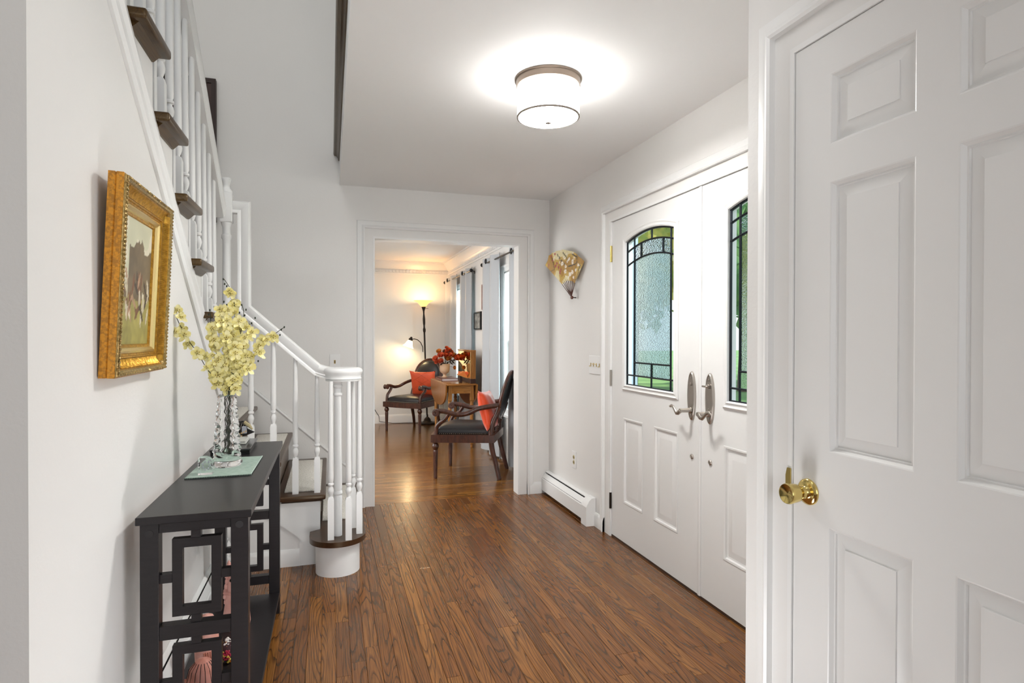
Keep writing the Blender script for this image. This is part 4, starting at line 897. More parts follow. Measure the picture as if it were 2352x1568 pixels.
for i in range(NS+1):
    s_ = i/NS*8; k = min(7, int(s_)); t_ = s_-k; po = O_[k].lerp(O_[k+1], t_); pi_ = I_[k].lerp(I_[k+1], t_); pl_ = .007*(abs((s_ % 1)-.5)*2)
    G_.append([b.bm.verts.new(pi_.lerp(po, j2/NR)+nrm*(pl_*(.4+.6*j2/NR)+.004)) for j2 in range(NR+1)])
for i in range(NS):
    for j2 in range(NR): b.face((G_[i][j2], G_[i+1][j2], G_[i+1][j2+1], G_[i][j2+1]))
o = b.obj('painted_leaf', vcol('fan_paper', .5), ft, smooth=20)
fo = Vector(O_[0]); fu = fn_
def fcol(c):
    # express the point as photograph-like sheet coordinates in cm along the wall and up
    u = (c-FA).dot(Vector((-fn_.x, -fn_.y, 0))) if False else (c-FA).dot(fn_); v = c.z
    return u, v
UU = [( (onfan(*q)-FA).dot(fn_), onfan(*q).z) for q in [(1255, 609), (1345, 600)]]
def to_uv(x_, y_): q = onfan(x_, y_); return ((q-FA).dot(fn_), q.z)
blos = [(1274, 594, 3.6), (1293, 605, 4), (1317, 601, 4.5), (1300, 623, 4.2), (1310, 630, 4.2), (1316, 625, 4), (1308, 597, 2.5), (1310, 594, 2), (1321, 593, 2.2), (1324, 620, 3.2), (1330, 608, 2.8), (1319, 637, 2.6), (1301, 612, 3), (1296, 590, 2.4), (1303, 583, 2), (1305, 600, 3), (1284, 594, 2.4), (1287, 603, 2.2), (1301, 634, 1.6), (1307, 637, 2), (1290, 577, 2), (1317, 581, 2), (1299, 594, 2)]
blos = [(*to_uv(a, c), r_*.0040) for a, c, r_ in blos]
reds = [(*to_uv(a, c), r_*.0031) for a, c, r_ in [(1278, 611, 4), (1284, 615, 4), (1288, 625, 5), (1281, 605, 4), (1271, 598, 3), (1276, 583, 3), (1268, 589, 3), (1262, 607, 1.8), (1262, 613, 1.6), (1290, 618, 3)]]
lines = [[(1340, 596), (1331, 617), (1329, 628), (1323, 643)], [(1316, 583), (1327, 590), (1327, 603), (1320, 608), (1306, 612)], [(1282, 584), (1292, 600), (1303, 612)], [(1294, 577), (1302, 590), (1306, 602)], [(1268, 623), (1275, 618), (1273, 603), (1268, 590)]]
lines = [[Vector((*to_uv(*q), 0)) for q in L_] for L_ in lines]
gold = np.array(lin('c2a04a')[:3]); gold2 = np.array(lin('a97f2c')[:3]); pale = np.array(lin('dfd3a4')[:3])
u_l = to_uv(1266, 600)[0]
def fan_col(c):
    u = (c-FA).dot(fn_); v = c.z; q = Vector((u, v, 0)); n_ = mn.noise(Vector((u*9, v*9, 1)))
    col = gold if n_ > 0 else gold2
    if n_ > .28: col = pale
    for L_ in lines:
        for a_, d_ in zip(L_, L_[1:]):
            t_ = max(0, min(1, (q-a_).dot(d_-a_)/((d_-a_).length_squared+1e-9)))
            if (a_+(d_-a_)*t_-q).length < .0042: col = np.array(lin('3a2f1c')[:3])
    for x_, y_, r_ in reds:
        if math.hypot(u-x_, v-y_) < r_*(1+.3*mn.noise(Vector((u*120, v*120, 2)))): col = np.array(lin('a04a48')[:3])
    for x_, y_, r_ in blos:
        a_ = math.atan2(v-y_, u-x_); dd = math.hypot(u-x_, v-y_)
        if dd < r_*(.88+.22*abs(math.cos(2.5*a_))): col = np.array(lin('efe6d6')[:3]) if dd > r_*.16 else np.array(lin('b08a50')[:3])
    return col
colorize(o, fan_col)
pv = onfan(1314, 683)
for i in range(9):
    tgt = O_[i] if i in (0, 8) else I_[i]
    q = O_[i].lerp(I_[i], .0) if i in (0, 8) else I_[i]
    end = I_[i].lerp(O_[i], .05)
    B().tube([pv+nrm*(.004+.0004*i), end+nrm*.005], [.0028, .0022], 6).obj('rib', mat('fan_rib', '4f2a1e', .4), ft)
B().lathe([(.012, -.004), (.013, .002), (.010, .010), (0, .012)], c=pv, seg=14, rot=nrm.to_track_quat('Z', 'Y').to_matrix(), cap=False).obj('pivot', mat('fan_pivot', '5d3022', .35), ft)
B().tube([pv+nrm*.004, Vector((XR-.001, pv.y+.01, pv.z))], .004, 6).obj('wall_hook', BRONZE, ft)
# ------------------------------------------------------------------ living room: windows and curtains
def window(idx, y0, y1, z0, z1, label):
    W = struct(thing('window_%d' % idx, loc=(XR, (y0+y1)/2, z0)), label)
    B().sweep([(XR, y0-.07, z0-.03), (XR, y1+.07, z0-.03), (XR, y1+.07, z1+.075), (XR, y0-.07, z1+.075)], [(a*1.2, b_) for a, b_ in CAS], (-1, 0, 0), closed=True).obj('window_casing', TRIM, W, smooth=25) if False else \
    B().sweep([(XR, y0-.07, z1+.075), (XR, y0-.07, z0-.03), (XR, y1+.07, z0-.03), (XR, y1+.07, z1+.075)][::-1], [(a*1.15, b_) for a, b_ in CAS], (-1, 0, 0), closed=True).obj('window_casing', TRIM, W, smooth=25)
    X = XR+.05
    for (a, c, xx) in ((z0, (z0+z1)/2+.02, X), ((z0+z1)/2-.02, z1, X+.03)):
        B().plate(rect(y0, y1, a, c), [rect(y0+.045, y1-.045, a+.05, c-.04)], xx, xx+.028, XF).obj('sash', TRIM, W, smooth=0)
        B().box(xx+.012, xx+.015, y0+.04, y1-.04, a+.045, c-.035).obj('pane', PANEC, W, smooth=0)
    B().box(XR-.03, XR+.1, y0-.09, y1+.09, z0-.05, z0-.02, .004).obj('sill', TRIM, W)
    B().box(XR, XR+.15, y0-.0, y0+.012, z0, z1).box(XR, XR+.15, y1-.012, y1, z0, z1).box(XR, XR+.15, y0, y1, z1-.012, z1).obj('jamb', TRIM, W, smooth=0)
    return W
window(1, 5.11, 5.95, .52, 1.97, 'white sash window of the living room behind the nearer curtains')
window(2, 7.51, 8.35, .52, 1.97, 'white sash window of the living room behind the farther curtains')
def curtain(y0, y1, z0, z1, n, label, xc=1.635, amp=.045, seed=0, flare=1.15, gr=1):
    rn = random.Random(seed); T = thing('curtain', label, 'curtain', (xc, (y0+y1)/2, z0)); b = B(); NU, NV = n*8, 14; ym = (y0+y1)/2; ph = [rn.uniform(-.4, .4) for _ in range(n+1)]; rows_ = []
    for j2 in range(NV+1):
        t_ = j2/NV; z_ = z0+(z1-z0)*t_; k = 1+(flare-1)*(1-t_)**1.5; row_ = []
        for i in range(NU+1):
            s_ = i/NU; f_ = math.sin(2*math.pi*n*s_/1.0+ph[min(n, int(s_*n))]*(1-t_)*.8); row_.append(b.bm.verts.new((xc+amp*f_*(.85+.25*(1-t_)), ym+(s_-.5)*(y1-y0)*k+.006*math.sin(9*s_+5*t_), z_)))
        rows_.append(row_)
    for a_, c_ in zip(rows_, rows_[1:]):
        for i in range(NU): b.face((a_[i], a_[i+1], c_[i+1], c_[i]))
    b.obj('drape', CURT, T, smooth=80)
    for k in range(gr):
        y_ = y0+(y1-y0)*.62
        if k % 1 == 0:
            b2 = B(); nn = 16; R0 = [(xc-amp-.004, y_+.026*math.cos(2*math.pi*q/nn), z1-.045+.026*math.sin(2*math.pi*q/nn)) for q in range(nn)]
            b2.tube(R0+[R0[0]], .006, 6, cap=False); b2.obj('grommet', BLACK, T)
    return T
ZR = 2.125
curtain(5.90, 6.56, .03, 2.175, 2, 'grey grommet curtain panel left of the nearer window', seed=1, xc=1.675, amp=.032, gr=1)
curtain(5.29, 5.60, .02, 2.175, 2, 'grey grommet curtain panel nearest the doorway, behind the right armchair', seed=2, flare=1.25, xc=1.70, amp=.018, gr=1)
curtain(8.12, 8.90, .03, 2.175, 2, 'grey grommet curtain panel farthest away beside the floor lamp', seed=3, xc=1.685, amp=.032, gr=1)
curtain(7.22, 7.84, .03, 2.175, 2, 'grey grommet curtain panel between the windows beside the small frame', seed=4, xc=1.69, amp=.03, gr=1)
def rod(y0, y1, label):
    T = thing('curtain_rod', label, 'curtain rod', (1.68, (y0+y1)/2, ZR))
    B().tube([(1.68, y0, ZR), (1.68, y1, ZR)], .009, 10).obj('rod', BLACK, T)
    for y_ in (y0, y1): B().blob((1.68, y_, ZR), .024, 2).obj('finial', BLACK, T)
    for y_ in (y0+.08, y1-.1): B().tube([(1.68, y_, ZR), (XR-.002, y_, ZR), (XR-.002, y_, ZR-.03)], .006, 6).obj('bracket', BLACK, T)
rod(5.20, 6.62, 'black curtain rod over the nearer living room window'); rod(7.18, 8.94, 'black curtain rod over the farther living room window')
def frame(name, y0, y1, z0, z1, label, art, fm):
    T = thing(name, label, 'picture', (XR, (y0+y1)/2, z0))
    B().sweep([(XR, y0, z0), (XR, y1, z0), (XR, y1, z1), (XR, y0, z1)], [(0, 0), (0, .022), (.012, .024), (.018, .016), (.018, 0)], (1, 0, 0), closed=True).obj('frame', fm, T)
    B().box(XR-.012, XR-.002, y0+.01, y1-.01, z0+.01, z1-.01).obj('print', art, T)
    for c in T.children:
        if c.name.startswith('frame'): c.data.transform(Matrix.Translation((0, 0, 0)))
    return T
def wallframe(y0, y1, z0, z1, label, art, fm):
    T = thing('wall_frame', label, 'picture', (XR, (y0+y1)/2, z0))
    B().sweep([(XR, y0, z0), (XR, y0, z1), (XR, y1, z1), (XR, y1, z0)], [(0, 0), (0, .022), (.012, .024), (.02, .016), (.02, 0)], (-1, 0, 0), closed=True).obj('frame', fm, T)
    B().box(XR-.012, XR-.002, y0-.0+.012, y1-.012, z0+.012, z1-.012).obj('print', art, T); return T
wallframe(6.80-.34, 6.80-.02, 1.385, 1.60, 'small black framed grey print on the wall between the curtains', mat('grey_print', '6c6c68', .4, color2='a8a8a2', vscale=18), BLACK) if False else None
yA, yB = onX(1104, 740, XR-.015).y, onX(1089, 740, XR-.015).y
wallframe(yA, yB, 1.385, 1.605, 'small black framed grey print on the wall beside the nearer curtain', mat('grey_print', '6c6c68', .4, color2='a8a8a2', vscale=18), BLACK)
wallframe(6.60, 6.835, 1.62, 1.92, 'thin reddish frame half hidden behind the nearer curtain', mat('warm_print', '9a7a5a', .4), mat('red_frame', '6a3322', .4))
# ------------------------------------------------------------------ floor lamp
lp = thing('floor_lamp', 'dark bronze torchiere floor lamp with a small side reading light, both lit', 'floor lamp', (1.385, 8.78, 0))
PXl, PYl = 1.385, 8.78; tx = 1.325
B().lathe([(0, 0), (.135, 0), (.137, .010), (.130, .022), (.075, .030), (.055, .045), (.045, .075), (.025, .095), (.014, .105), (.012, .14)], c=(PXl, PYl, 0), seg=32, cap=False).obj('base', BRONZE, lp)
prof = [(.012, .13), (.012, .86), (.016, .87), (.012, .885), (.013, 1.30), (.013, 1.36), (.02, 1.38), (.021, 1.41), (.014, 1.43), (.012, 1.46), (.018, 1.50), (.019, 1.56), (.011, 1.64), (.013, 1.68), (.022, 1.71), (.028, 1.73), (.033, 1.735), (.033, 1.745)]
tilt = lambda z: PXl+(tx-PXl)*(z/1.82)
b = B(); rings = []
for r_, z_ in prof: rings.append(b._v([(tilt(z_)+r_*math.cos(2*math.pi*k/14), PYl+r_*math.sin(2*math.pi*k/14), z_) for k in range(14)]))
for a_, c_ in zip(rings, rings[1:]):
    for k in range(14): b.face((a_[k], a_[(k+1) % 14], c_[(k+1) % 14], c_[k]))
b.face(rings[-1]); b.obj('pole', BRONZE, lp)
AMB = mat('amber_glass', 'f0c078', .4, emit='ffbd68', estr=1.05)
b = B().lathe([(.030, 1.742), (.045, 1.755), (.060, 1.775), (.082, 1.80), (.115, 1.82), (.145, 1.832), (.145, 1.836), (.112, 1.826), (.078, 1.806), (.055, 1.78), (.030, 1.752)], c=(tilt(1.79), PYl, 0), seg=32, cap=False); b.obj('bowl_shade', AMB, lp, smooth=50)
B().tube([(tilt(1.72), PYl, 1.72), (tilt(1.72)+.07, PYl, 1.72)], .003, 6).obj('switch', BRONZE, lp)
ap = [onY(x_, y_, PYl) for x_, y_ in [(971.5, 808), (971, 797), (966, 786), (959, 780), (951, 778), (947, 779)]]
arm = B().tube(ap, .006, 8).obj('side_arm', BRONZE, lp)
s0_ = onY(943.5, 779, PYl); s1_ = onY(937, 797, PYl); dv = (s1_-s0_).normalized(); rq = dv.to_track_quat('Z', 'Y').to_matrix()
B().lathe([(.006, -.04), (.012, -.036), (.030, .0), (.032, .02)], c=s0_, seg=16, rot=rq).obj('socket', BRONZE, lp)
B().lathe([(.030, .015), (.045, .05), (.058, .085), (.082, .118), (.080, .120), (.055, .088), (.028, .02)], c=s0_, seg=24, rot=rq, cap=False).obj('reading_shade', mat('cream_glass', 'fbe9c0', .4, emit='ffe2a8', estr=2.2), lp, smooth=50)
l1 = lamp('torchiere_bulb', 'POINT', (tilt(1.8), PYl, 1.845), 3, (1, .70, .38), .04); l2 = lamp('reading_bulb', 'POINT', tuple(s0_+dv*.11), 2.4, (1, .80, .48), .03)
for l_ in (l1, l2): l_.parent = lp; l_.location = l_.location-lp.location
B().tube([onY(840, 905, 8.97), onY(857, 935, 8.97), onY(870, 955, 8.97), Vector((.70, 8.97, .035)), Vector((.9, 8.93, .006)), Vector((1.1, 8.9, .006)), Vector((1.25, 8.85, .006)), Vector((1.36, 8.80, .01))], .004, 6).obj('power_cord', BLACK, lp)
# ------------------------------------------------------------------ armchairs
def smooth_path(P, n=5):
    P = [Vector(p) for p in P]; out = []
    for i in range(len(P)-1):
        p0, p1, p2, p3 = P[max(i-1, 0)], P[i], P[i+1], P[min(i+2, len(P)-1)]
        for q in range(n):
            t_ = q/n; out.append(.5*((2*p1)+(p2-p0)*t_+(2*p0-5*p1+4*p2-p3)*t_**2+(3*p1-p0-3*p2+p3)*t_**3))
    out.append(P[-1]); return out
def armchair(label):
    T = thing('armchair', label, 'armchair', (0, 0, 0), group='carved wooden armchairs in the living room')
    wf, wr, yf, yr = .275, .215, .27, -.235
    K = dict(parent=T, world=False)
    # front legs: turned and fluted
    def fl_(a, z): return 1+(.07*math.cos(10*a) if z < .27 else 0)
    for s_ in (-1, 1):
        b = B().lathe([(.014, 0), (.016, .005), (.017, .02), (.0155, .03), (.021, .24), (.021, .255), (.017, .262), (.024, .272), (.032, .290), (.032, .302), (.024, .320), (.019, .326), (.024, .332)], c=(s_*wf, yf, 0), seg=30, fr=fl_)
        b.box(s_*wf-.026, s_*wf+.026, yf-.026, yf+.026, .330, .405, .003); b.box(s_*wf-.014, s_*wf+.014, yf-.030, yf+.030, .352, .385, .003); b.box(s_*wf-.030, s_*wf+.030, yf-.014, yf+.014, .352, .385, .003)
        b.obj('leg', CHAIRW, smooth=40, **K)
    for s_ in (-1, 1):
        P = smooth_path([(s_*(wr+.01), yr-.08, 0), (s_*wr, yr-.045, .14), (s_*wr, yr-.01, .28), (s_*wr, yr, .42), (s_*wr*.98, yr-.02, .52), (s_*wr*.96, yr-.055, .60), (s_*wr*1.0, yr-.075, .66)])
        b = B(); b.tube(P, [.019+.006*math.sin(math.pi*i/(len(P)-1)) for i in range(len(P))], 8); b.obj('leg', CHAIRW, smooth=50, **K)
    # seat rails, bowed front
    def outline(off, n=8):
        pts = [(-wr-off, yr-off), (-wf-off, yf-.02)]
        for k in range(n+1): t_ = k/n; pts.append((-wf-off+(2*wf+2*off)*t_, yf+off+.03*math.sin(math.pi*t_)))
        pts += [(wf+off, yf-.02), (wr+off, yr-off)]; return pts
    rl = [(0, .335), (-.006, .333), (-.010, .345), (-.006, .355), (-.010, .368), (-.004, .378), (-.008, .392), (0, .405), (.03, .405), (.03, .335)]
    B().sweep([(x_, y_, 0) for x_, y_ in outline(.008)], [(a, b_) for a, b_ in rl], (0, 0, 1), closed=True).obj('seat_rail', CHAIRW, smooth=30, **K)
    # cushion
    b = B(); lev = [(.012, .398), (.006, .410), (.004, .425), (.010, .445), (.035, .468), (.09, .484), (.16, .489)]; rings = []
    ol = outline(0, 12); cxm, cym = 0, .02; dens = []
    for i in range(len(ol)):
        a_, c_ = Vector(ol[i]), Vector(ol[(i+1) % len(ol)]); m = max(1, int((c_-a_).length/.05)); dens += [a_.lerp(c_, q/m) for q in range(m)]
    for ins, z_ in lev: rings.append(b._v([(cxm+(p_.x-cxm)*(1-ins/.26), cym+(p_.y-cym)*(1-ins/.26), z_) for p_ in dens]))
    for a_, c_ in zip(rings, rings[1:]):
        for k in range(len(dens)): b.face((a_[k], a_[(k+1) % len(dens)], c_[(k+1) % len(dens)], c_[k]))
    b.face(rings[-1]); cu = b.obj('seat', LEATHER, smooth=70, **K)
    b = B()
    for i in range(len(dens)):
        p_, q_ = dens[i], dens[(i+1) % len(dens)]; m = 3
        for k in range(m): r_ = p_.lerp(q_, k/m); r_ = r_+(r_-Vector((0, .02))).normalized()*.001; b.blob((r_.x, r_.y, .412), .0048, 1)
    o = b.obj('nailheads', NAIL, parent=cu, world=False); o['kind'] = 'stuff'
    # oval back
    zc_, ry_, rz_ = .750, .222, .215; n = 40
    def bk(a, s_=1): x_ = ry_*s_*math.cos(a); z_ = zc_+rz_*s_*math.sin(a); return Vector((x_, yr-.045-.26*(z_-.54), z_))
    ring = [bk(2*math.pi*k/n) for k in range(n)]
    B().sweep(ring, [(-.022, -.010), (-.022, .006), (-.012, .016), (-.003, .010), (.006, .016), (.016, .010), (.022, 0), (.022, -.010)], (0, 1, .26), closed=True).obj('back_frame', CHAIRW, smooth=40, **K)
    b = B(); nv = Vector((0, 1, .26)).normalized(); rr_ = []
    for s_, h_ in ((.92, 0), (.88, .012), (.75, .026), (.5, .036), (.25, .040)): rr_.append([b.bm.verts.new(bk(2*math.pi*k/n, s_)+nv*h_) for k in range(n)])
    for a_, c_ in zip(rr_, rr_[1:]):
        for k in range(n): b.face((a_[k], a_[(k+1) % n], c_[(k+1) % n], c_[k]))
    b.face(rr_[-1]); r2_ = [b.bm.verts.new(bk(2*math.pi*k/n, .92)-nv*.012) for k in range(n)]
    for k in range(n): b.face((rr_[0][k], rr_[0][(k+1) % n], r2_[(k+1) % n], r2_[k]))
    b.face(r2_[::-1]); bp = b.obj('back_pad', LEATHER, smooth=70, **K)
    b = B()
    for k in range(72): b.blob(bk(2*math.pi*k/72, .90)+nv*.010, .0045, 1)
    o = b.obj('nailheads', NAIL, parent=bp, world=False); o['kind'] = 'stuff'
    B().tube([bk(-math.pi/2, 1.0)+Vector((0, 0, -.0)), (0, yr-.01, .48), (0, yr, .40)], [.03, .022, .03], 8, flat=.5).obj('back_stem', CHAIRW, smooth=50, **K)
    # arms
    for s_ in (-1, 1):
        P = smooth_path([(s_*wf, yf-.005, .40), (s_*wf, yf-.01, .46), (s_*(wf+.005), yf-.030, .50), (s_*(wf+.012), yf-.09, .545), (s_*(wf+.012), yf-.125, .59)], 4)
        B().tube(P, [.020]*len(P), 8, flat=.9).obj('arm_support', CHAIRW, smooth=50, **K)
        P = smooth_path([(s_*(wf+.014), yf-.03, .622), (s_*(wf+.014), yf-.10, .616), (s_*(wf+.012), yf-.20, .592), (s_*(wf-.005), yf-.30, .602), (s_*(wf-.04), yf-.40, .645), (s_*(wr-.002), yr-.070, .675)], 5)
        b = B().tube(P, [.022]*len(P), 8, flat=.75)
        b.lathe([(.012, -.028), (.033, -.027), (.034, -.02), (.030, -.016), (.030, .016), (.034, .02), (.033, .027), (.012, .028)], c=(s_*(wf+.014), yf-.012, .606), seg=20, rot=Matrix.Rotation(R(90), 4, 'Y').to_3x3())
        for sg in (-1, 1):
            sp_ = [(s_*(wf+.014)+sg*.028, yf-.012+.024*(1-k/14)*math.cos(k*.75), .606+.024*(1-k/14)*math.sin(k*.75)) for k in range(13)]; b.tube(sp_, .0035, 5)
        b.obj('arm', CHAIRW, smooth=45, **K)
    return T
a1 = armchair('dark carved oval back armchair nearest the doorway, with black leather seat')
def heading(o, x_, y_, fx, fy): o.location = (x_, y_, 0); o.rotation_euler = (0, 0, math.atan2(fy, fx)-math.pi/2)
heading(a1, 1.283, 5.495, -.90, .43)
a2 = copy_tree(a1); a2['label'] = 'dark carved oval back armchair by the floor lamp, turned toward the hall'
heading(a2, 1.13, 8.30, -.68, -.73)
def pillow(label, loc, rot, mats, s=.21, piped=True):
    T = thing('throw_pillow', label, 'pillow', loc); T.rotation_euler = rot; b = B(); n = 16; G0 = []; G1 = []
    for sgn, G_ in ((1, G0), (-1, G1)):
        for i in range(n+1):
            r_ = []
            for k in range(n+1):
                u, v = i/n*2-1, k/n*2-1; e = (1-u*u)*(1-v*v); pin = 1-.10*(1-abs(u)**3)*(abs(v)**6)-.0; pin2 = 1-.10*(1-abs(v)**3)*(abs(u)**6)
                r_.append(b.bm.verts.new((u*s*pin2, sgn*(.062*e**.42+.004*math.sin(9*u+4*v)*e), v*s*pin)))
            G_.append(r_)
    for G_, mi in ((G0, 0), (G1, 1)):
        b.mi = mi
        for i in range(n):
            for k in range(n): b.face((G_[i][k], G_[i+1][k], G_[i+1][k+1], G_[i][k+1]))
    bmesh.ops.remove_doubles(b.bm, verts=b.bm.verts[:], dist=.0005); b.obj('cover', mats, T, world=False, smooth=60)
    return T
ORA = mat('orange_cover', 'd9552f', .5, bump=.2, bscale=30, color2='c64a25', vscale=5); ORB = mat('bright_orange_cover', 'ea4a12', .32, bump=.3, bscale=16, sheen=.6); PNK = mat('pink_cover', 'e5b3c3', .45, bump=.2, bscale=20)
q = onZ(1110, 960, .60)
def pcs(chair, dy, dz, tilt_, spin=0):
    a = chair.rotation_euler.z; f_ = Vector((-math.sin(a), math.cos(a), 0)); return chair.location+f_*dy+Vector((0, 0, dz))
h1 = a1.rotation_euler.z; h2 = a2.rotation_euler.z
pp = pillow('bright orange satin pillow on the nearer armchair', pcs(a1, -.165, .612, 0)+Vector((-.01, -.06, 0)), (R(-15), R(4), h1-.10), [ORB, ORB], .19)
pp2 = pillow('coral orange pillow with diagonal seams on the farther armchair', pcs(a2, -.13, .628, 0)+Vector((.05, 0, 0)), (R(-14), R(0), h2+.25), [ORA, ORA], .195)
bb = B()
for c_ in (-.14, -.02, .10):
    bb.tube([(-.185+.0, .058-.02*abs(c_)*0, c_-.10), (-.06, .066, c_+.01), (.08, .066, c_+.10)], .0012, 4)
    bb.tube([(.15, .045, c_-.05), (.02, .067, c_+.03), (-.10, .06, c_+.10)], .0010, 4)
bb.obj('seam', mat('seam_dark', '9c3a1e', .7), pp2, world=False)
# ------------------------------------------------------------------ drop leaf table
TT = thing('drop_leaf_table', 'golden pine drop leaf table with hanging rounded leaves between the armchairs', 'table', (1.46, 7.2, 0))
X0, X1, Y0, Y1, Z1 = 1.285, 1.635, 6.70, 7.78, .752
B().box(X0, X1, Y0, Y1, Z1-.020, Z1, .005, 2).obj('tabletop', PINEX, TT)
for s_, xx in ((-1, X0-.006), (1, X1+.006)):
    L_ = [(Y0+.0, Z1-.012)]; n = 14
    pts = [(Y0+.005, Z1-.008), (Y1-.005, Z1-.008)]
    for k in range(n+1):
        a = math.pi*k/n; pts.append(((Y0+Y1)/2+(Y1-Y0)/2*.985*math.cos(a)*(abs(math.cos(a))**-.35 if abs(math.cos(a)) > .2 else 1) if False else (Y0+Y1)/2+((Y1-Y0)/2-.01)*math.cos(a), Z1-.05-.235*math.sin(a)**.8))
    b = B(); b.plate(pts, [], xx-.009, xx+.009, XF); b.obj('leaf', PINE, TT, smooth=30)
B().box(X0+.035, X1-.035, Y0+.05, Y0+.07, Z1-.115, Z1-.02).box(X0+.035, X1-.035, Y1-.07, Y1-.05, Z1-.115, Z1-.02).box(X0+.035, X0+.05, Y0+.06, Y1-.06, Z1-.115, Z1-.02).box(X1-.05, X1-.035, Y0+.06, Y1-.06, Z1-.115, Z1-.02).obj('apron', PINEX, TT)
for xx in (X0+.045, X1-.045):
    for yy in (Y0+.07, Y1-.07):
        b = B().box(xx-.022, xx+.022, yy-.022, yy+.022, Z1-.20, Z1-.02, .003).lathe([(.013, 0), (.015, .02), (.012, .03), (.022, .045), (.018, .07), (.013, .085), (.019, .10), (.019, .13), (.014, .14), (.020, .30), (.022, .46), (.017, .48), (.023, .49), (.023, .505), (.018, .515), (.022, .55)], c=(xx, yy, 0), seg=18); b.obj('leg', PINE, TT)
# on the table
bk_ = thing('book', 'thick reddish brown covered book under the urn on the pine table', 'book', (1.39, 7.35, Z1))
B().box(1.305, 1.515, 7.17, 7.60, Z1+.0005, Z1+.005).box(1.305, 1.515, 7.17, 7.60, Z1+.029, Z1+.034).box(1.305, 1.310, 7.17, 7.60, Z1, Z1+.034).obj('cover', mat('book_cover', '6b3a2c', .3), bk_)
B().box(1.310, 1.510, 7.176, 7.594, Z1+.005, Z1+.029).obj('pages', mat('pages', 'd5cfd2', .7), bk_)
ux, uy_ = 1.388, 7.40; UZ0 = Z1+.0345
ur = thing('urn_vase', 'beige ceramic urn vase standing on the book', 'vase', (ux, uy_, UZ0))
B().lathe([(0, 0), (.034, 0), (.034, .006), (.022, .016), (.018, .032), (.028, .045), (.052, .062), (.062, .085), (.065, .115), (.065, .150), (.069, .168), (.066, .170), (.060, .150), (.058, .10), (0, .09)], c=(ux, uy_, UZ0), seg=32, cap=False).obj('urn_body', mat('beige_ceramic', 'c9a98c', .45), ur, smooth=50)
RF = [mat('rose_orange', 'd8602f', .6, color2='c44d22', vscale=60), mat('rose_gold', 'dd9440', .6, color2='c86f2e', vscale=60), mat('rose_coral', 'de7048', .6, color2='c85532', vscale=60)]; LFM = mat('dark_leaf', '2c2216', .6)
def rose_mesh(m, seed):
    b = B(); rn = random.Random(seed)
    for ly, (r_, n_, h_) in enumerate(((.007, 3, .020), (.013, 4, .022), (.019, 5, .020), (.026, 6, .014))):
        for k in range(n_):
            a0 = 2*math.pi*k/n_+ly*.6; w_ = 2*math.pi/n_*.75; rows_ = []
            for t_ in (0, .5, 1):
                rr2 = r_*(.35+.75*t_); z_ = -.014+(.014+h_)*t_; rows_.append(b._v([(rr2*math.cos(a0+w_*s_)*(1 if abs(s_) < .6 else .93), rr2*math.sin(a0+w_*s_)*(1 if abs(s_) < .6 else .93), z_-(.006 if abs(s_) > .6 and t_ == 1 else 0)) for s_ in (-1, -.5, 0, .5, 1)]))
            for p_, q_ in zip(rows_, rows_[1:]):
                for i in range(4): b.face((p_[i], p_[i+1], q_[i+1], q_[i]))
    b.blob((0, 0, .0), .010, 1, (1, 1, 1.4)); me = bpy.data.meshes.new('rose'); b.bm.to_mesh(me); b.bm.free(); me.materials.append(m); me.polygons.foreach_set('use_smooth', [True]*len(me.polygons)); return me
RM = [rose_mesh(m, i) for i, m in enumerate(RF)]
roses = [(1008.5, 807.5, 1, .85, 'small gold orange bud at the upper left of the urn bouquet'), (1013, 816.5, 2, 1.05, 'coral rose above the rim of the urn, left of centre'), (1028, 823.5, 1, 1.15, 'large golden orange rose at the front centre of the urn bouquet'), (1001, 824, 2, .95, 'coral rose drooping lowest left over the urn rim'), (1004, 831, 2, .8, 'frilled coral blossom at the far left below the rim of the urn'), (1013, 829.5, 2, .9, 'frilled coral rose at the urn rim below the others'), (1023, 809, 2, .95, 'coral star shaped blossom in the upper middle of the urn bouquet'), (1030, 804, 0, .8, 'rust rose at the crown of the urn bouquet'), (1035, 809, 0, .85, 'rust rose just right of the crown of the urn bouquet'), (1033, 815, 2, .9, 'coral rose in the dense centre between the two gold roses'), (1041, 817, 1, 1.0, 'gold orange rose right of the bouquet centre'), (1047, 822, 0, 1.1, 'rust rose second from the right end of the urn bouquet'), (1053, 821, 0, 1.1, 'rust rose reaching farthest right toward the cabinet'), (1024, 816, 0, .8, 'small rust rose directly above the large golden orange one'), (1026, 799, 0, .6, 'pointed rust bud topping the urn bouquet'), (1043, 844, 1, .6, 'small hanging rust flower below the bouquet on the right')]
for i, (x_, y_, mi, k, lab) in enumerate(roses):
    c = onY(x_, y_, uy_+(-.03 if i % 2 else .0)-.02); T = thing('rose_stem', lab or 'rust orange rose among the others in the urn', 'flower', (ux, uy_, UZ0+.10), group='orange roses in the urn')
    o = bpy.data.objects.new('rose', RM[mi]); C.objects.link(o); o.parent = T; o.location = c-T.location; n_ = ((c-Vector((ux, uy_, UZ0+.12))).normalized()+(camv-c).normalized()*.9).normalized()
    o.rotation_mode = 'QUATERNION'; o.rotation_quaternion = n_.to_track_quat('Z', 'Y'); o.scale = (k*1.5,)*3
    B().tube([T.location, Vector((ux, uy_, UZ0+.17)).lerp(c, .3), c-n_*.012*k], .0018, 5).obj('stalk', LFM, T)
lv_ = thing('leaf_sprig', 'dark leaves spilling over the urn rim under the roses', 'leaves', (ux, uy_, UZ0+.1))
B().tube([(ux, uy_, UZ0+.1), (ux, uy_-.02, UZ0+.20)], .002, 5).obj('stalk', LFM, lv_)
